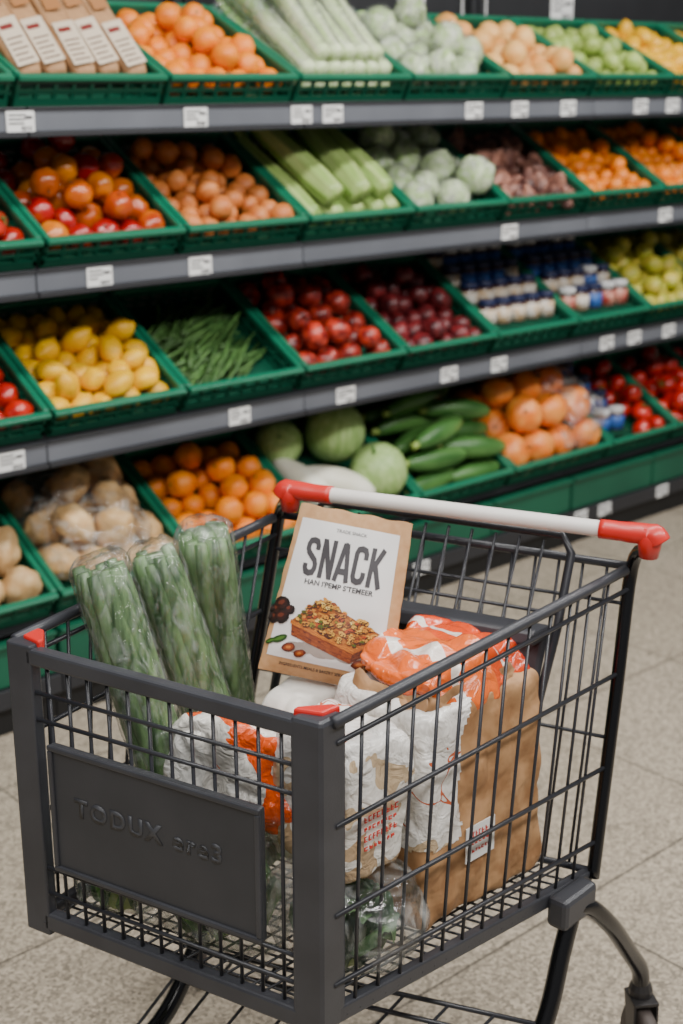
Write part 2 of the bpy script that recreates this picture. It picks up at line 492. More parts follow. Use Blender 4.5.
TOM_M = mat('mixed_apple_skin', (158, 10, 8), (230, 140, 10), scale=1.3, rough=.25, rmix=1.5, lo=.5, hi=1.1, coat=.35)
TOMR_M = mat('tomato_red_skin', (160, 12, 8), (196, 36, 16), scale=2, rough=.22, rnd=.22, coat=.4)
APP_M = mat('dark_red_skin', (98, 10, 12), (182, 56, 36), scale=3.5, rough=.34, rnd=.25, coat=.15)
PLUM_M = mat('plum_skin', (58, 10, 18), (120, 34, 36), scale=2.5, rough=.38, rnd=.3)
ORA_M = mat('orange_peel', (232, 120, 0), (238, 138, 2), scale=3, rough=.42, bump=.25, bscale=28, rnd=.1)
APR_M = mat('apricot_skin', (184, 96, 34), (202, 124, 62), scale=1.5, rough=.5, rnd=.14, rmix=.4)
LEM_M = mat('lemon_peel', (226, 166, 0), (236, 184, 0), scale=2, rough=.4, bump=.2, bscale=24, rnd=.12)
PEA_M = mat('peach_skin', (224, 150, 70), (230, 180, 106), scale=1.4, rough=.55, rnd=.08, rmix=.5)
LIM_M = mat('pale_green_skin', (134, 162, 68), (166, 184, 100), scale=2, rough=.45, rnd=.14)
PR_M = mat('pear_skin', (154, 160, 46), (192, 174, 66), scale=2, rough=.45, rnd=.12)
SHA_M = mat('shallot_skin', (74, 38, 34), (166, 116, 98), scale=2, rough=.5, rmix=.8, rnd=.25)
POT_M = mat('potato_skin', (196, 154, 100), (218, 184, 134), scale=4, rough=.5, bump=.1, bscale=16, rnd=.1)
MEL_M = mat('orange_squash_skin', (228, 116, 32), (240, 154, 72), scale=3, rough=.38, rnd=.08)
CAB_M = mat('melon_rind', (142, 178, 98), (178, 204, 136), scale=5, rough=.42, bump=.15, bscale=14, rnd=.08, stretch=(3, 3, .4))
CABP_M = mat('pale_cabbage_leaf', (170, 200, 126), (226, 234, 206), scale=4, rough=.4, bump=.5, bscale=14, rnd=.06)
CEL_M = mat('celery_stalk', (118, 158, 62), (180, 200, 126), scale=10, rough=.4, stretch=(5, 5, .4), rnd=.08)
LEEKW_M = mat('leek_white', (178, 204, 134), (218, 226, 192), scale=30, rough=.4, stretch=(4, 4, .3))
LEEKG_M = mat('leek_leaf', (92, 140, 66), (154, 184, 108), scale=30, rough=.45, stretch=(4, 4, .3))
ZUC_M = mat('zucchini_skin', (42, 86, 34), (84, 128, 64), scale=14, rough=.35, stretch=(1, 1, .3), rnd=.15)
BEAN_M = mat('green_bean_skin', (42, 78, 34), (84, 120, 62), scale=20, rough=.45, rnd=.28)
WHV_M = mat('white_radish_skin', (216, 212, 190), (232, 230, 214), scale=8, rough=.4)

P_tom = Proto('apple', variants(4, 'apple', TOM_M, sq=.92, top=.2, bot=.08, lobes=5, lamp=.02, narrow=.08), 'apple', [('stem', stem_mesh(STEMB, .34), None)])
P_tomr = Proto('tomato', variants(3, 'tomato', TOMR_M, sq=.86, top=.14, bot=.04, lobes=5, lamp=.03), 'tomato', [('stem', stem_mesh(STEMG, .35, True), 'green leafy stem')])
P_app = Proto('apple', variants(3, 'apple', APP_M, sq=.92, top=.24, bot=.1, lobes=5, lamp=.02, narrow=.12), 'apple', [('stem', stem_mesh(STEMB, .32), None)])
P_plum = Proto('plum', variants(3, 'plum', PLUM_M, sq=1.05, top=.1, bot=.02), 'plum')
def stem_end():
    bm = bmesh.new(); lathe(bm, [(.02, .43), (.05, .452), (.045, .47), (.01, .475)], 7); return to_mesh(bm, 'stem_end', STEMG)
P_ora = Proto('orange', variants(3, 'orange', ORA_M, sq=.95, top=.05, bot=.03), 'orange', [('stem_end', stem_end(), None)])
P_apr = Proto('apricot', variants(3, 'apricot', APR_M, sq=.95, top=.12, bot=.02), 'apricot')
P_lem = Proto('lemon', variants(4, 'lemon', LEM_M, sq=1.26, tip=.15, sx=.92), 'lemon')
P_pea = Proto('peach', variants(3, 'peach', PEA_M, sq=.95, top=.12), 'peach')
P_lim = Proto('green_apple', variants(3, 'green_apple', LIM_M, sq=.93, top=.14, bot=.05), 'green apple')
P_pr = Proto('pear', variants(3, 'pear', PR_M, sq=1.16, bot=.06, ns=.12), 'pear', [('stem', stem_mesh(STEMB, .55), None)])
P_sha = Proto('shallot', variants(5, 'shallot', SHA_M, sq=1.45, tip=.25, ns=.45, nx=14, ny=10), 'shallot')
P_pot = Proto('potato', variants(4, 'potato', POT_M, sq=.86, ns=.2, sx=1.1), 'potato')
P_mel = Proto('squash', variants(3, 'squash', MEL_M, sq=.9, top=.1, bot=.05, lobes=9, lamp=.02), 'squash', [('stem', stem_mesh(STEMB, .38), None)])

def cab_leaf(m, seed, r=.51):
    rnd = random.Random(seed); bm = bmesh.new()
    a0 = rnd.uniform(0, 6.28); M = Euler((rnd.uniform(-.5, .5), rnd.uniform(-.5, .5), a0)).to_matrix()
    def f(u, v):
        th = .15+v*1.9; ph = (u-.5)*2.0*math.sin(math.pi*(.18+.72*v))
        rr = r*(1+.05*(1-v)*abs(u-.5)*2+.012*math.sin(u*18)*(1-v)+.02*(abs(u-.5)*2)**3)
        p = Vector((math.sin(th)*math.cos(ph), math.sin(th)*math.sin(ph), math.cos(th)*.93))*rr
        if abs(u-.5) < .06: p *= 1.018
        return M @ p
    grid(bm, 14, 10, f)
    return to_mesh(bm, 'outer_leaf', m)
P_melon = Proto('green_melon', [fruit('green_melon', CAB_M, 1.02, .05, .03, 10, .008, nx=30, ny=20)], 'melon', [('stem', stem_mesh(STEMG, .47), 'short green stem')])
P_cabp = Proto('cabbage', variants(3, 'cabbage', CABP_M, sq=.93, ns=.25), 'cabbage', [('outer_leaf', cab_leaf(CABP_M, s), None) for s in (3, 4)]+[('plastic_wrap', wrap_mesh(1.0, 1.08, 9), 'clear plastic wrap')])

def pile(n, D, w, l, base, elong=0):
    r = D/2*np.random.uniform(.88, 1.03, n)
    wl = .012
    p = np.stack([np.random.uniform(-w/2+wl+D/2, w/2-wl-D/2, n), np.random.uniform(wl+D/2, l-wl-D/2, n), base+D/2+np.random.uniform(0, 3*D, n)], 1)
    I = np.arange(n)
    for it in range(320):
        if it < 270: p[:, 2] -= .05*D
        for _ in range(2):
            d = p[:, None]-p[None]; dist = np.linalg.norm(d, axis=2)+1e-9
            ov = (r[:, None]+r[None])-dist; ov[I, I] = 0; ov = np.clip(ov, 0, None)
            p += (d/dist[..., None]*ov[..., None]*.48).sum(1)
            ins = np.clip(p[:, 2]-max(.075, D*.8), 0, None)*.6
            p[:, 0] = np.clip(p[:, 0], -w/2+wl+r+ins, w/2-wl-r-ins)
            p[:, 1] = np.clip(p[:, 1], wl+r+ins*.4, l-wl-r-ins)
            p[:, 2] = np.maximum(p[:, 2], base+r)
    return p, r

def rrot():
    return Euler((random.uniform(0, 6.28), random.uniform(0, 6.28), random.uniform(0, 6.28))).to_matrix().to_4x4()

def heap(cr, proto, D, n, label, group, x0=0., x1=1., up=False):
    M, w, o = cr
    ww = w*(x1-x0); ox = -w/2+w*x0+ww/2
    p, r = pile(n, D, ww, CL, .008)
    for i in range(n):
        rot = rrot()
        if up: rot = Euler((random.uniform(-.9, .9), random.uniform(-.9, .9), random.uniform(0, 6))).to_matrix().to_4x4()
        proto.spawn(M @ Matrix.Translation((p[i][0]+ox, p[i][1], p[i][2])) @ rot @ Matrix.Scale(2*r[i], 4), label, group)

def film_bag(cr, hz, label, seed, x0=0., x1=1., y0=.02, y1=.4):
    """clear bag lying over the produce of one crate"""
    M, w, o = cr
    cx = -w/2+w*(x0+x1)/2; hw = w*(x1-x0)/2-.016
    bm = bmesh.new()
    superblob(bm, Matrix(), hw, (y1-y0)/2, hz/2, 3.6, .012, 12, seed, 30, .03, (13, 13, 13))
    o2 = bpy.data.objects.new('plastic_bag', to_mesh(bm, 'plastic_bag', FILM3)); COL.objects.link(o2)
    o2.matrix_world = M @ Matrix.Translation((cx, (y0+y1)/2, .012+hz/2))
    tag(o2, label, 'plastic bag')

# ------- jars
GLASS = mat('jar_dark_contents', (60, 36, 28), (86, 52, 34), rough=.15, coat=.6)
LIDB = mat('jar_lid_navy', (24, 32, 66), rough=.35); LIDW = mat('jar_lid_white', (190, 190, 190), rough=.35)
LABB = mat('jar_label_blue', (30, 72, 144), (54, 102, 172), rough=.5, scale=40); LABW = mat('jar_label_white', (210, 206, 198), (190, 160, 120), rough=.5, scale=40)
LABR = mat('jar_label_red', (150, 40, 34), (206, 150, 130), rough=.5, scale=40)
JR, JH = .032, .086
def jar_part(prof, m, nm):
    bm = bmesh.new(); lathe(bm, prof, 18); return to_mesh(bm, nm, m)
jb = jar_part([(JR*.9, 0), (JR, .004), (JR, JH*.7), (JR*.86, JH*.78), (JR*.8, JH*.8)], GLASS, 'jar')
jl = lambda m: jar_part([(JR*.86, JH*.77), (JR*.94, JH*.78), (JR*.94, JH*.97), (JR*.88, JH), (.002, JH)], m, 'lid')
jlab = lambda m: jar_part([(JR*1.0, JH*.08), (JR*1.025, JH*.08), (JR*1.025, JH*.66), (JR*1.0, JH*.66)], m, 'label')
JARS = [Proto('jar', [jb], 'jar', [('lid', jl(LIDB), 'navy lid'), ('paper_label', jlab(LABW), 'white label')]),
        Proto('jar', [jb], 'jar', [('lid', jl(LIDW), 'white lid'), ('paper_label', jlab(LABB), 'blue label')]),
        Proto('jar', [jb], 'jar', [('lid', jl(LIDB), 'navy lid'), ('paper_label', jlab(LABB), 'blue label')]),
        Proto('jar', [jb], 'jar', [('lid', jl(LIDW), 'white lid'), ('paper_label', jlab(LABR), 'red label')])]
JNAME = ['navy lidded jar with white label', 'white lidded jar with blue label', 'navy lidded jar with blue label', 'white lidded jar with red label']
def jars(cr, where, pick, x0=0., x1=1., steps=4):
    M, w, o = cr
    z0 = M.translation.z; xc = M.translation.x; Mi = M.inverted()
    bm = bmesh.new(); xa = xc-w/2+w*x0+.014; xb = xc-w/2+w*x1-.014
    zs = []
    for j in range(steps):
        ya = .045+.02+j*.082; yb = ya+.08
        zt = z0+(yb-.045)*math.tan(TILT)+.016
        zs.append(((ya+yb)/2, zt))
        box(bm, ((xa+xb)/2, (ya+yb)/2, zt-.006), (xb-xa, .08, .012))
        box(bm, ((xa+xb)/2, yb-.004, zt-.024), (xb-xa, .006, .036))
    for v in bm.verts: v.co = Mi @ v.co
    c = bpy.data.objects.new('stepped_insert', to_mesh(bm, 'stepped_insert', GREEN, False)); COL.objects.link(c); c.parent = o
    n = int((xb-xa)/(2*JR+.002))
    for j, (y, zt) in enumerate(zs):
        k = pick[j % len(pick)]
        for i in range(n):
            kk = k if random.random() < .75 else random.choice(pick)
            x = xa+(i+.5)*(xb-xa)/n
            JARS[kk].spawn(Matrix.Translation((x, y, zt)) @ Matrix.Rotation(random.uniform(0, 6), 4, 'Z'), JNAME[kk]+' on the stepped insert in '+where, JNAME[kk]+'s in '+where)

# ------- long vegetables
def celery_mesh():
    bm = bmesh.new(); n = 18; seg = 24; rings = []
    for i in range(n+1):
        t = i/n; z = t*.36
        rad = .044*(.75+.25*math.sin(min(t*4, 1.57)))*(1-.38*t)
        rings.append([bm.verts.new(((rad*(1+.11*math.cos(7*a+t*.8)))*math.cos(a), (rad*(1+.11*math.cos(7*a+t*.8)))*math.sin(a)*.85, z)) for a in [2*math.pi*k/seg for k in range(seg)]])
    for i in range(n):
        for k in range(seg):
            bm.faces.new((rings[i][k], rings[i][(k+1) % seg], rings[i+1][(k+1) % seg], rings[i+1][k]))
    bm.faces.new(rings[0][::-1]); bm.faces.new(rings[-1])
    return to_mesh(bm, 'celery', CEL_M)
def celery_top():
    bm = bmesh.new()
    for k in range(6):
        a = k*1.05; d = Vector((math.cos(a), math.sin(a), 0))
        tube(bm, [d*.018+Vector((0, 0, .35)), d*.026+Vector((0, 0, .385)), d*.035+Vector((0, 0, .40))], [.009, .008, .004], 7)
    return to_mesh(bm, 'stalk_tips', CEL_M)
P_cel = Proto('celery', [celery_mesh()], 'celery', [('stalk_tips', celery_top(), None)])
def leek_shaft():
    bm = bmesh.new(); tube(bm, [(0, 0, 0), (0, 0, .008), (0, 0, .06), (0, 0, .18), (0, 0, .24)], [.012, .022, .021, .022, .024], 12); return to_mesh(bm, 'leek', LEEKW_M)
def leek_leaves():
    bm = bmesh.new()
    for k in range(6):
        a = k*1.05+.3
        def f(u, v):
            w = .017*(1-.55*v**2); o = .019+.03*v*v
            x = (u-.5)*2*w; c = abs(u-.5)*.012
            p = Vector((x, o-c, .19+v*.22))
            return Matrix.Rotation(a, 3, 'Z') @ p
        grid(bm, 4, 8, f)
    return to_mesh(bm, 'leaves', LEEKG_M)
def leek_sleeve():
    bm = bmesh.new(); n = 16; seg = 14; rings = []
    for i in range(n+1):
        t = i/n; r = .026+.024*t**2; ring = []
        for k in range(seg):
            a = 2*math.pi*k/seg; d = 1+.16*crease(Vector((math.cos(a)*1.6, math.sin(a)*1.6, t*7)))
            ring.append(bm.verts.new((r*d*math.cos(a), r*d*math.sin(a), .02+t*.38)))
        rings.append(ring)
    for i in range(n):
        for k in range(seg): bm.faces.new((rings[i][k], rings[i][(k+1) % seg], rings[i+1][(k+1) % seg], rings[i+1][k]))
    return to_mesh(bm, 'plastic_sleeve', FILM3)
P_leek = Proto('leek', [leek_shaft()], 'leek', [('leaves', leek_leaves(), 'green leaf tops'), ('plastic_sleeve', leek_sleeve(), 'clear plastic sleeve')])
def zuc_mesh(bend):
    bm = bmesh.new(); pts = []; rs = []
    for i in range(15):
        t = i/14; z = (t-.5)*.25
        pts.append((bend*(1-(2*t-1)**2), 0, z)); rs.append(.038*(min(1, math.sin(math.pi*(.04+.92*t))**.42))*(1-.08*t))
    tube(bm, pts, rs, 14); return to_mesh(bm, 'zucchini', ZUC_M)
def zuc_stem():
    bm = bmesh.new(); tube(bm, [(0, 0, .115), (0, 0, .132), (.004, 0, .146)], [.014, .011, .013], 7); return to_mesh(bm, 'stem', LIM_M)
P_zuc = Proto('zucchini', [zuc_mesh(b_) for b_ in (.006, .014, -.01)], 'zucchini', [('stem', zuc_stem(), 'pale green stem')])
def bean_mesh(bend):
    bm = bmesh.new(); pts = []; rs = []
    for i in range(9):
        t = i/8
        pts.append((bend*(1-(2*t-1)**2), .004*math.sin(t*5+bend*90), (t-.5)*.20)); rs.append(.0056*(min(1, math.sin(math.pi*(.05+.9*t))**.5))+.0006)
    tube(bm, pts, rs, 6); return to_mesh(bm, 'green_bean', BEAN_M)
P_bean = Proto('green_bean', [bean_mesh(b_) for b_ in (.002, .006, .011, -.005)], 'green bean')

def lay(cr, proto, items, label, group):
    """items: (x, y, z, heading angle in crate plane, pitch, scale) - long axis lies in the crate plane"""
    M = cr[0]
    for (x, y, z, a, pt, s) in items:
        Mr = Matrix.Rotation(a, 4, 'Z') @ Matrix.Rotation(R(-90)+pt, 4, 'X') @ Matrix.Rotation(random.uniform(0, 6), 4, 'Z')
        proto.spawn(M @ Matrix.Translation((x, y, z)) @ Mr @ Matrix.Scale(s, 4), label, group)

# ------- paper packs of the top shelf
PACKB = mat('pack_kraft', (150, 110, 72), (170, 130, 90), scale=30, rough=.7)
PACKP = attr_mat('pack_print')
def pack_meshes():
    bm = bmesh.new(); superblob(bm, Matrix.Translation((0, 0, .15)), .034, .027, .15, 5., .005, 14, 2, 12, .008, (14, 14, 8))
    body = to_mesh(bm, 'paper_pack', PACKB)
    bm = bmesh.new(); box(bm, (0, 0, .303), (.064, .008, .02)); box(bm, (0, -.006, .298), (.064, .006, .012))
    fold = to_mesh(bm, 'folded_top', PACKB, False)
    bm = bmesh.new(); cl = bm.loops.layers.color.new('Col')
    def rect(x0, x1, z0, z1, y, c):
        vs = [bm.verts.new(p) for p in ((x0, y, z0), (x1, y, z0), (x1, y, z1), (x0, y, z1))]
        f = bm.faces.new(vs)
        for lp in f.loops: lp[cl] = lin(c)
    y0 = -.0335
    rect(-.026, .027, .018, .15, y0, (230, 222, 210))
    rect(-.020, .012, .118, .132, y0-.0004, (176, 70, 56))
    for i in range(5): rect(-.020, .02-.007*(i % 2), .03+.015*i, .034+.015*i, y0-.0004, (140, 92, 80))
    rect(-.020, .020, .19, .25, y0, (206, 172, 132))
    lab = bpy.data.meshes.new('label'); bm.to_mesh(lab); bm.free(); lab.materials.append(PACKP)
    return body, fold, lab
pb, pf, pl = pack_meshes()
P_pack = Proto('paper_pack', [pb], 'packet', [('folded_top', pf, None), ('printed_label', pl, 'white printed label')])
def packs(cr, label, group, n=4):
    M, w, o = cr
    for i in range(n):
        x = -w/2+.055+(w-.11)*i/(n-1)
        P_pack.spawn(M @ Matrix.Translation((x, .03+.01*(i % 2), .058)) @ Matrix.Rotation(R(4+random.uniform(-4, 4)), 4, 'Z') @ Matrix.Rotation(R(-70+random.uniform(-5, 5)), 4, 'X') @ Matrix.Rotation(R(-16+random.uniform(-4, 4)), 4, 'Z'), label, group)

# ------------------------------------------------------------------ fill the shelves
def row_crates(row, edges, labels):
    return [crate(row, edges[i]+.008, edges[i+1]-edges[i]-.016, lab) for i, lab in enumerate(labels)]
def even(start, pitch): return [start+pitch*(i-1) for i in range(10)]
g = 'green plastic crate '
r1 = row_crates(0, even(.11, .42), [g+'at the left end of the top shelf, before the paper packs', g+'full of brown paper packs on the top shelf', g+'of oranges on the top shelf beside the paper packs',
    g+'of leeks on the top shelf', g+'of pale cabbages on the top shelf', g+'of peaches on the top shelf', g+'of pale green apples on the top shelf', g+'of lemons on the top shelf beside the green apples', g+'of lemons farthest right on the top shelf'])
r2 = row_crates(1, even(.155, .41), [g+'of red tomatoes at the left end of the second shelf', g+'of mixed red and yellow apples on the second shelf', g+'of apricots on the second shelf', g+'of celery on the second shelf',
    g+'of pale cabbages on the second shelf', g+'of shallots on the second shelf', g+'of oranges on the second shelf beside the shallots', g+'of oranges on the second shelf, second from the right end', g+'of oranges farthest right on the second shelf'])
r3 = row_crates(2, even(.146, .405), [g+'of red tomatoes at the left end of the third shelf', g+'of lemons on the third shelf', g+'of green beans on the third shelf', g+'of dark red apples on the third shelf',
    g+'of plums on the third shelf', g+'of jars on the third shelf beside the plums', g+'of jars on the third shelf beside the pears', g+'of pears on the third shelf beside the jars', g+'of pears farthest right on the third shelf'])
r4 = row_crates(3, [-.296, .134, .564, .994, 1.43, 1.87, 2.40, 2.80, 3.18, 3.55], [g+'of potatoes at the left end of the bottom shelf', g+'of potatoes beside the oranges on the bottom shelf', g+'of oranges on the bottom shelf', g+'of green melons on the bottom shelf',
    g+'of zucchini on the bottom shelf', g+'of orange squashes on the bottom shelf', g+'of jars and tomatoes sharing one crate on the bottom shelf', g+'of red tomatoes on the bottom shelf', g+'of red tomatoes farthest right on the bottom shelf'])

def H(cr, proto, D, n, what, where, **k):
    heap(cr, proto, D, n, what+' heaped in '+where, what+'s in '+where, **k)
packs(r1[0], 'brown paper pack with printed label at the left end of the top shelf', 'paper packs at the left end')
packs(r1[1], 'brown paper pack with printed label beside the top shelf oranges', 'paper packs beside the oranges', 5)
H(r1[2], P_ora, .072, 40, 'bright orange', 'the top shelf crate beside the paper packs')
it = []
for i in range(8): it.append((-.165+.046*i, .02, .032, R(random.uniform(-5, 5)), R(5), 1.0))
for i in range(7): it.append((-.14+.047*i, .03, .074, R(random.uniform(-9, 9)), R(10), 1.05))
for i in range(5): it.append((-.10+.05*i, .04, .116, R(random.uniform(-10, 10)), R(14), 1.05))
lay(r1[3], P_leek, it, 'pale leek with green leaf tops in the top shelf crate', 'leeks on the top shelf')
H(r1[4], P_cabp, .105, 16, 'pale green wrapped cabbage', 'the top shelf crate beside the leeks')
H(r1[5], P_pea, .086, 25, 'pale orange peach', 'the top shelf crate')
H(r1[6], P_lim, .07, 38, 'pale green apple', 'the top shelf crate')
H(r1[7], P_lem, .066, 40, 'yellow lemon', 'the top shelf crate beside the green apples')
H(r1[8], P_lem, .066, 36, 'yellow lemon', 'the top shelf crate farthest right')

H(r2[0], P_tomr, .074, 34, 'red tomato', 'the second shelf crate at the left end')
H(r2[1], P_tom, .078, 36, 'red to yellow apple', 'the second shelf crate')
H(r2[2], P_apr, .066, 46, 'dull orange apricot', 'the second shelf crate')
it = [(-.15, .03, .052, R(3), R(3), 1), (-.07, .02, .052, R(-4), R(2), 1.02), (.01, .03, .052, R(2), R(3), 1), (.09, .025, .052, R(-2), R(3), 1.0), (.15, .03, .052, R(3), R(2), .95),
      (-.10, .03, .12, R(8), R(4), 1.0), (.0, .03, .122, R(-3), R(4), 1.05), (.10, .04, .12, R(5), R(4), .98)]
lay(r2[3], P_cel, it, 'thick pale green celery head in the second shelf crate', 'celery heads on the second shelf')
H(r2[4], P_cabp, .112, 13, 'pale green wrapped cabbage', 'the second shelf crate beside the celery')
H(r2[5], P_sha, .064, 44, 'purple brown shallot', 'the second shelf crate')
H(r2[6], P_ora, .062, 46, 'bright orange', 'the second shelf crate beside the shallots')
H(r2[7], P_ora, .066, 42, 'bright orange', 'the second shelf crate second from the right end')
H(r2[8], P_ora, .066, 36, 'bright orange', 'the second shelf crate farthest right')

H(r3[0], P_tomr, .074, 34, 'red tomato', 'the third shelf crate at the left end')
H(r3[1], P_lem, .066, 48, 'yellow lemon', 'the third shelf crate')
it = []
for i in range(190):
    x = random.uniform(-.10, .10); y = random.uniform(.09, .34)
    zmax = .085*(1-abs(x)/.19*.6)*(1-abs(y-.21)/.22*.5)
    it.append((x, y, .014+(i/190)*zmax, R(random.gauss(-62, 13)), R(random.uniform(-4, 4)), random.uniform(.85, 1.1)))
lay(r3[2], P_bean, it, 'slim green bean in the loose pile on the third shelf', 'green beans on the third shelf')
H(r3[3], P_app, .086, 29, 'dark red apple', 'the third shelf crate', up=True)
H(r3[4], P_plum, .070, 40, 'dark red plum', 'the third shelf crate')
jars(r3[5], 'the crate beside the plums', [0, 0, 2, 1])
jars(r3[6], 'the crate beside the pears', [3, 0, 2, 1])
H(r3[7], P_pr, .075, 36, 'yellow green pear', 'the third shelf crate beside the jars')
H(r3[8], P_pr, .075, 32, 'yellow green pear', 'the third shelf crate farthest right')

H(r4[0], P_pot, .112, 17, 'pale tan potato', 'the bottom shelf crate at the left end')
H(r4[1], P_pot, .108, 19, 'pale tan potato', 'the bottom shelf crate beside the oranges')
film_bag(r4[1], .18, 'clear plastic bag over the potatoes beside the bottom shelf oranges', 47, 0., .8)
H(r4[2], P_ora, .082, 34, 'bright orange', 'the bottom shelf crate')
for (x, y, z, s) in ((.075, .30, .115, .195), (.115, .11, .105, .18), (-.12, .33, .085, .15)):
    P_melon.spawn(r4[3][0] @ Matrix.Translation((x, y, z)) @ Euler((R(-30), R(random.uniform(-40, 40)), random.uniform(0, 6))).to_matrix().to_4x4() @ Matrix.Scale(s, 4),
                'round pale green melon in the bottom shelf crate', 'green melons on the bottom shelf')
def wr_mesh():
    bm = bmesh.new(); pts = []; rs = []
    for i in range(15):
        t = i/14; pts.append((0, 0, (t-.5)*.24)); rs.append(.058*(math.sin(math.pi*(.05+.9*t))**.55)*(1-.25*t))
    tube(bm, pts, rs, 16); return to_mesh(bm, 'white_radish', WHV_M)
P_wr = Proto('white_radish', [wr_mesh()], 'radish', [('stem', zuc_stem(), 'pale green stem')])
lay(r4[3], P_wr, [(-.045, .12, .085, R(50), 0, 1.0), (-.13, .17, .066, R(15), 0, .95)], 'thick white radish beside the green melons', 'white radishes on the bottom shelf')
it = []
for i, y in enumerate((.065, .145, .225, .305, .375)):
    it += [(-.095, y, .046, R(90+random.uniform(-8, 8)), 0, .92), (.1, y-.005, .046, R(90+random.uniform(-8, 8)), 0, .92)]
for i, y in enumerate((.10, .185, .265, .345)):
    it += [(-.08, y, .112, R(90+random.uniform(-18, 18)), 0, 1.), (.10, y+.01, .112, R(90+random.uniform(-18, 18)), 0, 1.)]
it += [(-.06, .15, .176, R(104), 0, 1.), (.09, .22, .176, R(75), 0, 1.), (-.05, .29, .172, R(95), 0, 1.)]
lay(r4[4], P_zuc, it, 'dark green zucchini heaped in the bottom shelf crate', 'zucchini on the bottom shelf')
# squashes: a first layer of twelve and a second of six
sp = [(-.19+.125*i+(.03 if j % 2 else 0), .075+.13*j, .068) for j in range(3) for i in range(4)]+[(-.13+.13*i, .15+.125*j, .165) for j in range(2) for i in range(3)]
for (x, y, z) in sp:
    if abs(x) > .205: continue
    P_mel.spawn(r4[5][0] @ Matrix.Translation((x+random.uniform(-.008, .008), y+random.uniform(-.006, .006), z)) @ Euler((random.uniform(-.9, .9), random.uniform(-.9, .9), random.uniform(0, 6))).to_matrix().to_4x4() @ Matrix.Scale(random.uniform(.118, .136), 4),
                'round orange squash heaped in the bottom shelf crate', 'orange squashes on the bottom shelf')
film_bag(r4[5], .22, 'clear plastic bag over the right half of the orange squashes', 57, .5, .97)
jars(r4[6], 'the crate shared with tomatoes', [1, 2], 0., .5, 4)
H(r4[6], P_tomr, .076, 14, 'red tomato', 'the crate shared with jars', x0=.52, x1=1.)
H(r4[7], P_tomr, .078, 32, 'red tomato', 'the bottom shelf crate beside the jars and tomatoes')
H(r4[8], P_tomr, .078, 28, 'red tomato', 'the bottom shelf crate farthest right')

# ------------------------------------------------------------------ price tags
def price_tag(x, y, z, w, h, label, tilt=0.):
    bm = bmesh.new(); box(bm, (x, y, z), (w, .003, h))
    t = thing('price_tag', bm, WHITE, label, 'price tag', 'white price tags on the shelf rails', False, .0008)
    bm = bmesh.new()
    yy = y-.0021; rn = random.Random(int(x*1000))
    for k in range(3):
        ww = w*rn.uniform(.3, .62); box(bm, (x-w*.42+ww/2, yy, z+h*(.3-.2*k)), (ww, .0008, h*.07))
    for k in range(9):
        box(bm, (x+w*(.02+.045*k), yy, z-h*.33), (w*rn.choice((.012, .022)), .0008, h*.2))
    box(bm, (x+w*.28, yy, z+h*.18), (w*.26, .0008, h*.14))
    part('print', bm, INK, t, False)
tiers = [(0, [(.114, 'under the paper packs'), (.605, 'under the oranges, right of the paper packs'), (.951, 'at the left under the leeks'), (1.062, 'in the middle under the leeks'), (1.621, 'under the pale cabbages'), (1.827, 'at the left under the peaches'), (2.058, 'at the right under the peaches'), (2.437, 'under the green apples'), (2.616, 'under the lemons'), (2.9, 'farthest right')]),
         (1, [(.302, 'under the mixed apples'), (.605, 'under the apricots'), (1.799, 'under the shallots'), (2.616, 'under the right-hand oranges')]),
         (2, [(.03, 'under the red tomatoes at the left end'), (.722, 'under the green beans'), (1.11, 'under the dark red apples'), (1.541, 'under the plums'), (1.771, 'at the left under the jars'), (2.326, 'under the jars with red labels'), (2.482, 'right of the jars'), (2.686, 'under the pears')])]
TN = ['top', 'second', 'third']
for k, l in tiers:
    for x, d in l:
        price_tag(x-.01, -.0105, RZ[k]-.002, .072, .046, 'white price tag on the %s shelf rail %s' % (TN[k], d))
for x, d in ((1.42, 'under the zucchini'), (2.218, 'under the orange squashes'), (2.353, 'under the jars and tomatoes'), (2.70, 'under the red tomatoes')):
    price_tag(x, -.0145, .112, .07, .042, 'white price tag on the low base rail %s' % d)
for x, d in ((1.895, 'leftmost of three'), (2.20, 'middle of three'), (2.67, 'rightmost of three')):
    price_tag(x, .543, 1.83, .125, .085, 'white card on the dark back panel above the top shelf, '+d)

# ------------------------------------------------------------------ shopping cart
FLt, FRt, BLt, BRt = (-.457, 1.757, .862), (-.024, 1.50, .862), (-.105, 2.27, .885), (.442, 2.007, .885)
FLb, FRb, BLb, BRb = (-.447, 1.745, .44), (-.026, 1.502, .445), (-.185, 2.14, .43), (.385, 1.88, .425)
def lerp(a, b_, t): return tuple(a[i]+(b_[i]-a[i])*t for i in range(3))
def P(u, v, w):
    t = lerp(lerp(FLt, FRt, u), lerp(BLt, BRt, u), v); b_ = lerp(lerp(FLb, FRb, u), lerp(BLb, BRb, u), v)
    return W(*lerp(b_, t, w))
base = (P(0, 0, 0)+P(1, 0, 0)+P(0, 1, 0)+P(1, 1, 0))/4; base.z = 0
cart = empty('shopping_cart', base, 'dark grey wire shopping cart with white handle and red ends, filled with groceries', 'shopping cart')
up = Vector((0, 0, 1))
fd = (W(*FRt)-W(*FLt)); fw = fd.length; fd.normalize()
sdR = (W(*BRt)-W(*FRt)); sdR.z = 0; sdR.normalize()
sdL = (W(*BLt)-W(*FLt)); sdL.z = 0; sdL.normalize()
nf = Vector((fd.y, -fd.x, 0))          # out of the front panel
nR = Vector((sdR.y, -sdR.x, 0))
nL = Vector((-sdL.y, sdL.x, 0))
def at(p, z): return Vector((p.x, p.y, z))
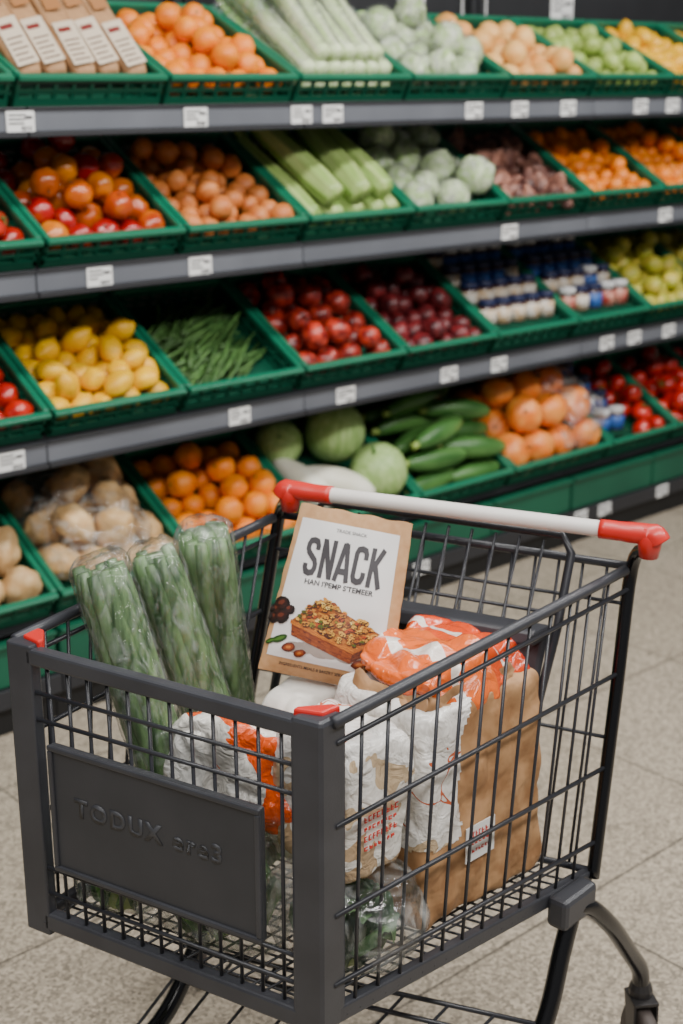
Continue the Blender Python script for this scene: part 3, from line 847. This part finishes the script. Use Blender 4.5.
# corner posts
for (c, a, s, zb) in ((W(*FRt), -fd, sdR, .43), (W(*FLt), fd, sdL, .42)):
    poly = [c+a*.004, c+a*.046, c+a*.046+s*.016, c+a*.016+s*.046, c+s*.046, c+s*.004]
    bm = bmesh.new(); prism(bm, [at(p, zb) for p in poly], [at(p, .868) for p in poly])
    part('corner_post', bm, CART, cart, False, .006)
    bm = bmesh.new()
    pl2 = [c+a*.05+s*.012, c+a*.05+s*.022, c+a*.024+s*.05, c+a*.012+s*.05, c+a*.014+s*.02]
    prism(bm, [at(p, .852) for p in pl2], [at(p, .873) for p in pl2])
    part('corner_cap', bm, RED, cart, False, .003, 'red corner cap')
# front bands
def bar(bm, p0, p1, z0, z1, n, th):
    poly = [p0, p1, p1-n*th, p0-n*th]
    prism(bm, [at(p, z0) for p in poly], [at(p, z1) for p in poly])
f0, f1 = P(.07, 0, 1), P(.93, 0, 1)
bm = bmesh.new(); bar(bm, f0, f1, .84, .864, nf, .02); part('front_top_band', bm, CART, cart, False, .004)
bm = bmesh.new(); bar(bm, f0, f1, .428, .456, nf, .02); part('front_bottom_band', bm, CART, cart, False, .004)
# wires
bm = bmesh.new()
for i in range(1, 13):
    u = .06+.88*i/13
    tube(bm, [at(P(u, 0, .0)-nf*.012, .45), at(P(u, 0, 1)-nf*.012, .845)], .0026, 6)
for z in (.80, .76, .53, .49):
    tube(bm, [at(P(.05, 0, .5)-nf*.008, z), at(P(.95, 0, .5)-nf*.008, z)], .003, 6)
part('front_wires', bm, WIRE, cart)
for (u, n_, nm) in ((1, nR, 'side_wires'), (0, nL, 'side_wires')):
    bm = bmesh.new()
    nv = 13
    for i in range(1, nv):
        v = .04+.95*i/nv
        tube(bm, [P(u, v, 0)-n_*.004, P(u, v, .5)-n_*.004, P(u, v, 1)-n_*.004], .0026, 6)
    for w in (.93, .66, .36, .12):
        tube(bm, [P(u, .04, w), P(u, .5, w), P(u, 1., w)], .0036, 6)
    part(nm, bm, WIRE, cart)
    bm = bmesh.new()
    tube(bm, smooth_path([P(u, .03, 1), P(u, .5, 1), P(u, .97, 1)], 4), .0085, 10)
    part('side_top_rail', bm, CART, cart)
    bm = bmesh.new()
    q0, q1 = P(u, .03, 0), P(u, 1.0, 0)
    poly = [q0, q1, q1-n_*.016, q0-n_*.016]
    prism(bm, [p-up*.012 for p in poly], [p+up*.012 for p in poly])
    part('side_bottom_rail', bm, CART, cart, False, .003)
# floor grid
bm = bmesh.new()
for i in range(1, 22): tube(bm, [P(i/22, .01, 0), P(i/22, 1, 0)], .002, 5)
for i in range(1, 24): tube(bm, [P(.0, i/24, 0)-up*.003, P(1, i/24, 0)-up*.003], .002, 5)
part('basket_floor', bm, WIRE, cart)
# sign plate
F0 = P(.14, 0, .5)
FM = Matrix(((fd.x, 0, nf.x, F0.x), (fd.y, 0, nf.y, F0.y), (fd.z, 1, nf.z, .545), (0, 0, 0, 1)))
plw, plh = .685*fw, .192
bm = bmesh.new(); box(bm, (plw/2, plh/2, .002), (plw, plh, .012), FM)
plate = part('sign_plate', bm, PLATE, cart, False, .004)
bm = bmesh.new()
for (c, s) in (((plw/2, .004, .009), (plw, .008, .006)), ((plw/2, plh-.004, .009), (plw, .008, .006)), ((.004, plh/2, .009), (.008, plh-.016, .006)), ((plw-.004, plh/2, .009), (.008, plh-.016, .006))):
    box(bm, c, s, FM)
part('plate_border', bm, CART, plate, False, .002)
bm = text_bm('TODUX ere3', .037, .96, .0015, space=1.25)
r_ = bmesh.ops.extrude_face_region(bm, geom=bm.faces[:])
for v in [x for x in r_['geom'] if isinstance(x, bmesh.types.BMVert)]: v.co.z += .0011
for v in bm.verts: v.co = FM @ (v.co+Vector((plw*.475, plh*.5, .0078)))
part('embossed_lettering', bm, EMBOSS, plate, False)
# rear frame, gate and child seat flap
hl, hr = W(-.084, 2.198, .95), W(.456, 1.964, .95)
for u, h, n_ in ((1, hr, nR), (0, hl, nL)):
    bm = bmesh.new()
    pts = [h, h-up*.02-sdR*.004, P(u, 1, 1), P(u, 1, .6), P(u, 1, .2), P(u, 1, 0)]
    tube(bm, smooth_path(pts, 5), .0105, 10); part('rear_upright', bm, BLACK, cart)
hd = (hr-hl).normalized()
bm = bmesh.new(); tube(bm, [hl+hd*.04, hl+hd*.05, hr-hd*.05, hr-hd*.04], .0125, 14); part('handle_grip', bm, GRIP, cart, label='white handle bar')
for e_, s_ in ((hl, 1), (hr, -1)):
    bm = bmesh.new()
    tube(bm, smooth_path([e_+hd*s_*.075, e_+hd*s_*.03, e_-hd*s_*.004, e_-hd*s_*.014-up*.01], 4), [.015]*4+[.016]*4+[.018]*4+[.018], 12)
    tube(bm, [e_+up*.012, e_-up*.008, e_-up*.035], [.014, .019, .014], 12)
    part('handle_end', bm, RED, cart, label='red handle end')
bm = bmesh.new()
tube(bm, [P(0, 1, 1), P(1, 1, 1)], .007, 8); tube(bm, [P(0, 1, .02), P(1, 1, .02)], .006, 8)
for w in (.88, .45): tube(bm, [P(0, 1, w), P(1, 1, w)], .003, 6)
for i in range(1, 16): tube(bm, [P(i/16, 1, .02), P(i/16, 1, 1)], .0026, 6)
part('rear_gate', bm, WIRE, cart)
bm = bmesh.new()
fa = [P(.14, .86, .34), P(.13, .93, .8), P(.13, .95, 1.04), P(.16, .955, 1.09), P(.84, .955, 1.09), P(.87, .95, 1.04), P(.87, .93, .8), P(.86, .86, .34)]
tube(bm, fa, .007, 8)
for i in range(1, 11):
    u = .14+.72*i/11; tube(bm, [P(u, .86, .36), P(u, .952, 1.07)], .0025, 6)
for (v, w) in ((.9, .62), (.93, .85)): tube(bm, [P(.14, v, w), P(.86, v, w)], .003, 6)
fp = part('seat_flap', bm, WIRE, cart)
bm = bmesh.new()
a_, b_, c_, d_ = P(.2, .88, .42), P(.86, .88, .42), P(.86, .92, .80), P(.2, .92, .80)
off = -sdR*.016
prism(bm, [a_, b_, c_, d_], [a_+off, b_+off, c_+off, d_+off])
a2, b2, c2_, d2 = P(.2, .92, .77), P(.86, .92, .77), P(.86, .92, .82), P(.2, .92, .82)
prism(bm, [a2, b2, c2_, d2], [p-sdR*.045 for p in (a2, b2, c2_, d2)])
part('seat_panel', bm, CART, fp, False, .005, 'grey plastic seat panel')
# chassis
def CA(*p): return [W(*q) for q in p]
chas = {'r': (CA((.335, 1.815, .405), (.37, 1.84, .40), (.415, 1.875, .345), (.46, 1.925, .26), (.485, 1.95, .21), (.49, 1.956, .17)),
              CA((.345, 1.82, .405), (.328, 1.795, .35), (.30, 1.75, .26), (.24, 1.69, .16), (.05, 1.55, .14), (-.005, 1.512, .135)), W(.345, 1.825, .415)),
        'l': (CA((-.18, 2.105, .41), (-.205, 2.13, .405), (-.235, 2.17, .35), (-.255, 2.21, .26), (-.265, 2.235, .21), (-.267, 2.24, .17)),
              CA((-.18, 2.105, .41), (-.20, 2.05, .35), (-.235, 1.96, .25), (-.29, 1.88, .16), (-.385, 1.745, .14), (-.405, 1.72, .135)), W(-.175, 2.10, .415))}
ang = math.atan2(sdR.y, sdR.x)
for k_, (rear, fr, mt) in chas.items():
    bm = bmesh.new(); tube(bm, smooth_path(rear, 6), .0145, 12); part('rear_leg', bm, BLACK, cart)
    bm = bmesh.new(); tube(bm, smooth_path(fr, 6), .0145, 12); part('chassis_tube', bm, BLACK, cart)
    bm = bmesh.new(); box(bm, (0, 0, 0), (.085, .036, .05), Matrix.Translation(mt) @ Matrix.Rotation(ang, 4, 'Z')); part('mounting_block', bm, CART, cart, False, .008)
    for pt, wr_ in ((rear[-1], .073), (fr[-1], .055)):
        Mw = Matrix.Translation((pt.x, pt.y, 0)) @ Matrix.Rotation(ang+.9, 4, 'Z')
        zt = wr_*2+.012
        bm = bmesh.new(); lathe(bm, [(.012, zt), (.02, zt+.003), (.02, zt+.014), (.015, zt+.026)], 14, Mw)
        for s_ in (-1, 1):
            prism(bm, [Mw @ Vector((x, s_*.019-.002, z)) for x, z in ((-.036, wr_-.014), (-.012, wr_-.014), (.018, zt+.002), (-.03, zt+.002))], [Mw @ Vector((x, s_*.019+.002, z)) for x, z in ((-.036, wr_-.014), (-.012, wr_-.014), (.018, zt+.002), (-.03, zt+.002))])
        box(bm, (-.006, 0, zt), (.05, .042, .006), Mw)
        cs = part('caster', bm, STEEL, cart, False, .001, 'swivel caster')
        Mz = Mw @ Matrix.Translation((-.022, 0, wr_)) @ Matrix.Rotation(R(90), 4, 'X')
        bm = bmesh.new(); lathe(bm, [(wr_*.5, -.012), (wr_*.9, -.013), (wr_, -.008), (wr_, .008), (wr_*.9, .013), (wr_*.5, .012)], 28, Mz)
        part('wheel', bm, RUBBER, cs)
bm = bmesh.new()
ra, rb, rc, rd = W(-.235, 1.95, .25), W(.295, 1.745, .26), W(.05, 1.56, .145), W(-.375, 1.76, .145)
for i in range(0, 9): tube(bm, [ra.lerp(rb, i/8), rd.lerp(rc, i/8)], .0028, 6)
for i in (0, .12, 1): tube(bm, [ra.lerp(rd, i), rb.lerp(rc, i)], .004, 6)
part('lower_rack', bm, WIRE, cart)

# ------------------------------------------------------------------ groceries in the cart
VEG1 = mat('wrapped_green_stalk', (48, 78, 42), (112, 142, 94), scale=80, rough=.4, stretch=(1, 1, .04), rnd=.12)
def bundle(b0, t0, r, label, seed):
    b0 = W(*b0); t0 = W(*t0); ax = (t0-b0); ln = ax.length; ax.normalize()
    q = ax.to_track_quat('Z', 'Y').to_matrix().to_4x4(); M = Matrix.Translation(b0) @ q
    e = empty('wrapped_vegetable', b0, label, 'wrapped vegetable', 'wrapped green vegetables in the cart')
    # ribbed leaf stalks pressed tightly together
    spots = [(0., 0., .62)]+[(.62*math.cos(2*math.pi*s/11+seed), .62*math.sin(2*math.pi*s/11+seed), .34) for s in range(11)]
    for s, (sx_, sy_, rr) in enumerate(spots):
        bm = bmesh.new(); pts = []; rs = []; top = ln-.008-.016*random.random()
        for i in range(13):
            t = i/12
            k = min(1, (1-t)*14+.45)
            o_ = 1+.03*math.sin(t*6+s)
            pts.append(M @ Vector((sx_*r*o_, sy_*r*o_, t*top))); rs.append(r*rr*(1.02-.06*t)*k**.5)
        tube(bm, pts, rs, 10)
        part('stalk', bm, VEG1, e)
    bm = bmesh.new(); n = 60; seg = 48; rings = []
    for i in range(n+1):
        t = i/n; ring = []
        k = 1.03*(.98+.03*t)
        if t > .96: k *= 1-((t-.96)/.04)**2*.35
        for j in range(seg):
            a = 2*math.pi*j/seg
            d = 1+.075*crease(Vector((math.cos(a)*2.0+seed, math.sin(a)*2.0, t*17)))+.03*noise.noise(Vector((math.cos(a)*6, math.sin(a)*6, t*40)))
            zz = t*(ln+.002)+(.010*noise.noise(Vector((math.cos(a)*2, math.sin(a)*2, seed))) if t > .93 else 0)
            ring.append(bm.verts.new(M @ Vector((r*k*d*math.cos(a), r*k*d*math.sin(a), zz))))
        rings.append(ring)
    for i in range(n):
        for j in range(seg):
            bm.faces.new((rings[i][j], rings[i][(j+1) % seg], rings[i+1][(j+1) % seg], rings[i+1][j]))
    bm.faces.new(rings[-1])
    part('plastic_wrap', bm, FILM, e, label='clear crinkled plastic wrap')
bundle((-.20, 1.80, .45), (-.345, 1.855, .955), .043, 'leftmost green vegetable in clear plastic, leaning on the cart side', 1.3)
bundle((-.125, 1.895, .45), (-.278, 1.91, .953), .040, 'middle green vegetable in clear plastic between two others', 2.9)
bundle((-.165, 2.05, .455), (-.208, 1.985, .962), .045, 'green vegetable in clear plastic standing nearest the snack pouch', 4.1)

# frames
def frame(c, e1, z=None):
    c = W(*c) if not isinstance(c, Vector) else c
    e2 = Vector((e1.y, -e1.x, 0))
    return Matrix(((e1.x, e2.x, 0, c.x), (e1.y, e2.y, 0, c.y), (0, 0, 1, c.z), (0, 0, 0, 1)))   # y axis = to the right-hand cart side
sdb = (P(1, 1, .35)-P(1, 0, .35)); sdb.z = 0; sdb.normalize()
# kraft paper bag
pm_ = P(1, .59, .35); e2b = Vector((sdb.y, -sdb.x, 0))
kc = pm_-e2b*.130; kc.z = .615
KM = frame(kc, sdb); KMi = KM.inverted()
def kshape(r):
    t = max(0, min(1, (r.z+.16)/.33))
    r.x *= 1.02-.05*t; r.y *= 1.0-.06*t**2
    # sharp paper folds running up the faces
    fold = abs(((r.x*9+.6*r.z*4+.3*noise.noise(Vector((r.x*6, r.z*5, 1)))) % 1)-.5)
    if abs(r.y) > .06: r.y += math.copysign((fold-.25)*.020, r.y)
    fold2 = abs(((r.z*6-r.x*3+.4*noise.noise(Vector((r.x*5, r.z*7, 9)))) % 1)-.5)
    if abs(r.y) > .06: r.y += math.copysign((fold2-.25)*.014, r.y)
    return r
def kblob(bm, infl=0.): superblob(bm, KM, .132, .094, .165, 16., .006, 11, 3, 64, .012, (18, 18, 11), kshape, infl)
bm = bmesh.new(); kblob(bm)
kb = thing('paper_bag', bm, KRAFT, 'large creased brown kraft paper bag at the rear right of the cart', 'paper bag')
WPK = band_mat('white_pack_film', 2, [(0, (180, 152, 118)), (.2, (218, 214, 206)), (.42, (192, 168, 136)), (.53, (224, 220, 214)), (.77, (190, 90, 54)), (.80, (222, 218, 212))], 15, .42, .25, .8, (-.02, .30), .4)
bm = bmesh.new(); kblob(bm, .002)
dele = []
for f in bm.faces:
    c = KMi @ f.calc_center_median()
    if c.x > -.06+.03*noise.noise(Vector((c.y*9, c.z*12, 3)))+.25*max(0, c.z-.05) or c.z < -.03+.04*noise.noise(Vector((c.x*14, c.y*9, 8))): dele.append(f)
bmesh.ops.delete(bm, geom=dele, context='FACES')
part('printed_panel', bm, WPK, kb, True, 0, 'white printed film panel')
PR = mat('print_red', (190, 50, 38), rough=.5)
bm = bmesh.new(); box(bm, (-.02, .1045, -.05), (.062, .0016, .055), KM)
sc = part('sticker', bm, WHITE, kb, False, 0, 'white sticker with red print')
bm = bmesh.new(); rn = random.Random(9)
for k in range(3):
    x = -.044; hgt = (.009, .005, .004)[k]
    while x < -.004+.004*k:
        ln = rn.uniform(.003, .006)
        zz = -.036-.013*k
        # letter-like strokes: a stem and one or two short arms
        box(bm, (x, .1057, zz), (.0012, .0010, hgt), KM)
        for dz in rn.sample((-.42, 0, .42), 2): box(bm, (x+ln*.4, .1057, zz+dz*hgt), (ln*.8, .0010, .0011), KM)
        x += ln+.0028
part('sticker_print', bm, PR, sc, False)
# crumpled top edge of the kraft bag
bm = bmesh.new()
def ftop(u, v):
    a = 2*math.pi*u; k = 1-.15*v
    x = math.copysign(abs(math.cos(a))**.35, math.cos(a))*.122*k; y = math.copysign(abs(math.sin(a))**.35, math.sin(a))*.084*k
    return KM @ Vector((x+.008*noise.noise(Vector((u*14, v*3, 2))), y+.012*noise.noise(Vector((u*14, v*3, 7))), .15+v*.03+.016*noise.noise(Vector((math.cos(a)*3, math.sin(a)*3, v*2)))))
grid(bm, 60, 5, ftop); part('crumpled_rim', bm, KRAFT, kb, True, 0, 'crumpled open rim of the bag')
# white / clear plastic packet with red print
wc = pm_-sdb*.222-e2b*.105; wc.z = .69
WM = frame(wc, sdb)
bm = bmesh.new(); superblob(bm, Matrix(), .062, .074, .10, 9., .008, 14, 5, 40, .014, (18, 18, 11))
for v in bm.verts: v.co = WM @ v.co
wp = thing('white_packet', bm, WPK, 'crumpled white plastic packet with red print in front of the kraft bag', 'packet')
bm = bmesh.new(); rn = random.Random(4)
for k in range(4):
    zz = .0-.014*k; x = -.034; hgt = (.008, .005, .008, .005)[k]
    while x < .024:
        ln = rn.uniform(.004, .007)
        box(bm, (x, .082, zz), (.0013, .0012, hgt), WM)
        for dz in rn.sample((-.42, 0, .42), 2): box(bm, (x+ln*.4, .082, zz+dz*hgt), (ln*.8, .0012, .0012), WM)
        x += ln+.0028
part('red_print', bm, PR, wp, False)
# orange and white crinkled bag on top
oc = kc+sdb*.03-e2b*.010; oc.z = .80
OM = frame(oc, sdb)
OB = band_mat('orange_white_film', 0, [(0, (228, 100, 30)), (.18, (232, 222, 212)), (.27, (230, 104, 34)), (.55, (222, 78, 22)), (.62, (234, 222, 210)), (.66, (220, 70, 18)), (.82, (208, 50, 14))], 8, .22, .18, .6, (-.12, .12), .6)
def oshape(r):
    # the film droops over the bag edges
    if r.y > .062: r.z -= (r.y-.062)*1.0
    if r.x > .08: r.z -= (r.x-.08)*1.8
    return r
bm = bmesh.new(); superblob(bm, Matrix(), .125, .098, .022, 3.6, .014, 13, 7, 48, .028, (16, 16, 16), oshape)
for v in bm.verts: v.co = OM @ v.co
thing('snack_bag', bm, OB, 'crinkled orange and white plastic wrapping draped over the kraft bag', 'snack bag')
# orange and white bag at the front
FO = frame((-.135, 1.735, .69), fd)
OB2 = band_mat('white_orange_film', 0, [(0, (226, 224, 218)), (.22, (206, 202, 194)), (.34, (226, 84, 22)), (.47, (236, 224, 212)), (.56, (222, 72, 18)), (.80, (230, 116, 50))], 13, .22, .22, .9, (-.1, .1), .5)
bm = bmesh.new(); superblob(bm, Matrix(), .11, .05, .082, 3.4, .014, 16, 9, 40, .03, (15, 15, 15))
for v in bm.verts: v.co = FO @ v.co
thing('snack_bag', bm, OB2, 'crinkled white and orange plastic bag behind the front sign plate', 'snack bag')
# white paper packet under the pouch
PM = frame((-.035, 1.935, .588), sdb)
bm = bmesh.new(); superblob(bm, PM, .10, .052, .145, 5., .01, 14, 12, 36, .02, (15, 15, 10))
WP2 = mat('white_paper_pack', (206, 200, 190), (222, 218, 210), scale=8, rough=.4, bump=.5, bscale=30, bdist=.008)
wpk = thing('white_packet', bm, WP2, 'tall white packet standing under the snack pouch', 'packet')
# leafy greens
LEAF1 = mat('leafy_green', (50, 92, 36), (104, 144, 62), scale=18, rough=.45, bump=.4, bscale=60, rnd=.2)
LEAF2 = mat('dark_leaf_green', (34, 64, 32), (74, 104, 58), scale=18, rough=.45, bump=.4, bscale=60, rnd=.2)
def greens(c, m, n, rad, h, label, seed, ex=1.4, bag=None):
    e = empty('leafy_greens', W(*c), label, 'leafy greens'); rn = random.Random(seed)
    Mg = frame(W(*c), fd)
    for i in range(n):
        a = 2*math.pi*i/n+rn.uniform(-.3, .3); tl = rn.uniform(.3, 1.1); wd = rn.uniform(.035, .05); ln = rn.uniform(.8, 1.05)*h
        ph = rn.uniform(0, 6)
        bm = bmesh.new()
        def f(u, v):
            w = wd*math.sin(math.pi*(.12+.8*v))**.7; x = (u-.5)*2*w
            rr = rad*(.25+tl*.6*v); z = ln*math.sin(v*1.7)*(1.1-.5*tl)+.012
            ruf = .008*math.sin(u*14+v*9+ph)*(abs(u-.5)*2)
            p = Vector((rr*ex, x, max(.008, z-.02*(abs(u-.5)*2)**2+ruf)))
            q = Matrix.Rotation(a, 3, 'Z') @ p
            return Mg @ q
        grid(bm, 10, 12, f); part('leaf', bm, m, e)
    bm = bmesh.new()
    tube(bm, [Mg @ Vector((0, 0, .006)), Mg @ Vector((0, 0, .05))], [.03, .02], 10); part('stem', bm, LIM_M, e)
    if bag:
        bm = bmesh.new(); superblob(bm, Mg @ Matrix.Translation((0, 0, bag[2]+.004)), bag[0], bag[1], bag[2], 3.2, .01, 14, seed, 24, .02, (14, 14, 14))
        part('plastic_bag', bm, FILM3, e, label='clear plastic bag')
greens((-.17, 1.715, .447), LEAF1, 14, .085, .11, 'green leafy vegetable in a clear bag under the front orange bag', 3, 1.2, (.125, .085, .07))
greens((.005, 1.645, .447), LEAF2, 14, .072, .13, 'dark leafy vegetable in a clear bag under the white packet', 8, 1.2, (.10, .08, .07))
greens((-.315, 1.78, .447), LEAF1, 9, .05, .085, 'small green leafy vegetable at the left front corner of the basket', 5, 1.1, (.065, .06, .05))

# ------------------------------------------------------------------ snack pouch
Bp = W(-.027, 1.9, .742)
upv = (W(.051, .09, .238)-W(0, 0, 0)).normalized()
rt = (W(.97, -.17, -.07)-W(0, 0, 0)); rt = (rt-upv*rt.dot(upv)).normalized(); nn = rt.cross(upv).normalized()
QM = Matrix(((rt.x, upv.x, nn.x, Bp.x), (rt.y, upv.y, nn.y, Bp.y), (rt.z, upv.z, nn.z, Bp.z), (0, 0, 0, 1)))
PH = .255
def pw(y): return .200-.030*(y/PH)
def bulge(x, y):
    w = pw(y); a = max(0, 1-(2*x/w)**2); t = y/PH
    return .022*a**.7*min(1, (t/.14)**.6 if t > 0 else 0)*(1-max(0, (t-.45)/.55))**.8+.0015+.0034*noise.noise(Vector((x*26, y*16, 4)))*a**.4
bm = bmesh.new()
for sgn in (1, -1):
    def f(u, v, sgn=sgn):
        y = v*PH; x = (u-.5)*pw(y)
        edge = .0016*noise.noise(Vector((v*11, u*2, 1)))*(abs(u-.5) > .45)
        return QM @ Vector((x+edge, y+.0012*math.sin(u*22)*(v > .97), sgn*bulge(x, y)))
    grid(bm, 32, 40, f)
bmesh.ops.remove_doubles(bm, verts=bm.verts, dist=.0004)
pouch = thing('snack_pouch', bm, KRAFT_D, 'kraft snack pouch with white front standing upright behind the packets, under the handle', 'pouch')
def onp(x, y, o): return QM @ Vector((x, y, bulge(x, y)+o))
PWH = mat('pouch_white_print', (216, 213, 210), (222, 220, 218), rough=.5)
bm = bmesh.new()
grid(bm, 32, 40, lambda u, v: onp((u-.5)*(pw(.024+v*.210)-.024)-.004, .024+v*.210, .0007))
fl_ = part('white_front', bm, PWH, pouch, True, 0, 'white printed front panel')
TXT = mat('pouch_ink', (46, 42, 46), rough=.5)
def ptext(s, size, xs, cx, cy, nm, m=TXT, off=0., space=1.):
    bm = text_bm(s, size, xs, off, space=space)
    bmesh.ops.triangulate(bm, faces=bm.faces[:])
    for v in bm.verts: v.co = onp(v.co.x+cx, v.co.y+cy, .0016)
    part(nm, bm, m, fl_, False)
bm = bmesh.new()
sxl, syl = .0425, .059; tot = 5*.575-.075
for i, ch in enumerate('SNACK'):
    for st in STROKES[ch]:
        ribbon(bm, st, .155, lambda p, i=i: onp((p.x+i*.575-tot/2)*sxl-.003, .1495+p.y*syl, .0016))
part('title_lettering', bm, TXT, fl_, False)
ptext("HAN I'PEMP S'TEMEER", .0108, 1.0, -.003, .1378, 'subtitle_lettering', TXT, .0002)
ptext('TRADE SNACK', .007, 1.0, .0, .2215, 'small_lettering', TXT)
ptext('INGREDIENTS MEALS & BAKERY SERVING', .0062, .95, -.015, .0135, 'bottom_lettering', TXT, .0001)
# printed food picture: slab of crumble bake with nuts, flat printed shapes
bm = bmesh.new(); cl = bm.loops.layers.color.new('Col')
PS = 1.2
def pp(x, y): return (-.003+(x-.012)*PS, .076+(y-.070)*PS)
def paint(fs, c):
    for f in fs:
        for lp in f.loops: lp[cl] = lin(c)
def quad(p00, p10, p11, p01, c, o, n=14, cs=()):
    def f(u, v):
        x = (p00[0]*(1-u)+p10[0]*u)*(1-v)+(p01[0]*(1-u)+p11[0]*u)*v
        y = (p00[1]*(1-u)+p10[1]*u)*(1-v)+(p01[1]*(1-u)+p11[1]*u)*v
        return onp(*pp(x, y), o)
    fs = grid(bm, n, n, f); paint(fs, c)
    for f_ in fs:
        if cs and random.random() < .55: paint([f_], random.choice(cs))
def ell(cx, cy, a, b_, rot, c, o, n=12, wob=0.):
    vs = [bm.verts.new(onp(*pp(cx, cy), o))]
    for k in range(n):
        t = 2*math.pi*k/n; w = 1+wob*random.uniform(-1, 1)
        x, y = a*w*math.cos(t), b_*w*math.sin(t)
        vs.append(bm.verts.new(onp(*pp(cx+x*math.cos(rot)-y*math.sin(rot), cy+x*math.sin(rot)+y*math.cos(rot)), o)))
    paint([bm.faces.new((vs[0], vs[1+k], vs[1+(k+1) % n])) for k in range(n)], c)
for k in range(8):
    ell(.012+.011*(k-3.5), .042+.0015*(k % 3), .014, .007, .0, (200, 192, 186), .0011, 12)
quad((-.034, .056), (.044, .036), (.046, .052), (-.037, .073), (190, 132, 66), .0016, 20, ((176, 116, 54), (202, 146, 78), (184, 124, 60), (162, 102, 48)))
quad((.044, .036), (.076, .060), (.078, .076), (.046, .052), (168, 112, 54), .0016, 16, ((154, 98, 46), (180, 124, 64), (144, 88, 40)))
quad((-.038, .073), (.046, .051), (.079, .076), (-.006, .106), (212, 166, 90), .0017, 20, ((198, 148, 74), (226, 186, 112), (186, 134, 62)))
quad((-.038, .070), (.046, .048), (.046, .053), (-.038, .075), (220, 170, 92), .0019, 18, ((204, 150, 74), (234, 190, 114), (190, 132, 62)))
quad((.046, .048), (.079, .073), (.079, .0775), (.046, .053), (204, 150, 76), .0019, 16, ((186, 130, 60), (216, 168, 92)))
rn = random.Random(5)
for k in range(150):
    a, b_ = rn.uniform(.02, .98), rn.uniform(.03, .98)
    x = (-.038+.084*a)*(1-b_)+(-.006+.085*a)*b_; y = (.075-.024*a)*(1-b_)+(.108-.029*a)*b_+.002
    sz = rn.uniform(.0022, .0046)
    dk = (144, 98, 48)
    c = rn.choice([(220, 178, 100), (212, 162, 80), (238, 210, 140), (228, 190, 112), (188, 130, 62), (232, 200, 130), (234, 206, 132), (150, 160, 72), (186, 180, 92), (214, 140, 72), (242, 228, 182)])
    ell(x+.0006, y-.0011, sz*1.05, sz*.72, 0, dk, .0021+.0000024*k, 7, .2)
    ell(x, y, sz, sz*.68, rn.uniform(-.5, .5), c, .0021+.0000024*k+.0000012, 8, .25)
for (x, y, a) in ((-.053, .091, .011), (-.050, .076, .010), (-.060, .083, .009), (-.042, .086, .007), (-.061, .073, .008)):
    ell(x, y, a, a*.85, .4, (84, 46, 36), .0026, 12, .1); ell(x-.001, y+.001, a*.72, a*.58, .4, (116, 68, 50), .0028, 9, .2); ell(x-.002, y+.002, a*.4, a*.28, .4, (164, 110, 84), .0030, 9, .2)
for (x, y, a) in ((-.034, .041, .009), (-.019, .036, .008), (.056, .037, .010)):
    ell(x, y, a, a*.6, .3, (160, 96, 46), .0026, 12, .1); ell(x, y, a*.75, a*.42, .3, (192, 132, 72), .0028, 9, .2); ell(x, y, a*.4, a*.2, .3, (222, 172, 110), .0030, 9, .2)
for (x, y, a) in ((-.048, .049, .011), (-.059, .044, .008)):
    ell(x, y, a, a*.4, .5, (96, 136, 56), .0025, 10, .1); ell(x, y, a*.7, a*.16, .5, (140, 172, 92), .0027, 10, .1)
me = bpy.data.meshes.new('printed_picture'); org = ORG[pouch.name]
for v in bm.verts: v.co -= org
bm.to_mesh(me); bm.free(); me.materials.append(attr_mat('pouch_picture_print'))
o = bpy.data.objects.new('printed_picture', me); COL.objects.link(o); o.parent = fl_; o['label'] = 'printed picture of a crumble slab with nuts'

# ------------------------------------------------------------------ light and camera
def area(loc, rot, sx, sy, e, c=(1, .98, .95)):
    l = bpy.data.lights.new('ceiling_light', 'AREA'); l.shape = 'RECTANGLE'; l.size = sx; l.size_y = sy; l.energy = e; l.color = c
    o = bpy.data.objects.new('ceiling_light', l); COL.objects.link(o); o.location = loc; o.rotation_euler = rot
for x in (-2.2, .2, 2.6):
    area((x, -1.5, 3.3), (R(24), 0, 0), 2.2, .3, 58)
    area((x, -3.6, 3.3), (R(32), 0, 0), 2.2, .4, 72)
wd = bpy.data.worlds.new('World'); SC.world = wd; wd.use_nodes = True
wd.node_tree.nodes['Background'].inputs[0].default_value = (.94, .97, 1, 1); wd.node_tree.nodes['Background'].inputs[1].default_value = .17

cam = bpy.data.cameras.new('Camera'); co = bpy.data.objects.new('Camera', cam); COL.objects.link(co)
cam.sensor_fit = 'VERTICAL'; cam.sensor_height = 36; cam.sensor_width = 24; cam.lens = 1400/1024*36
co.location = (-1.564, -2.93, 1.6)
co.rotation_euler = (R(90-17.37), 0, -math.atan2(.672, .741))
cam.dof.use_dof = True; cam.dof.focus_distance = 1.85; cam.dof.aperture_fstop = 4.0
cam.clip_start = .05
SC.camera = co
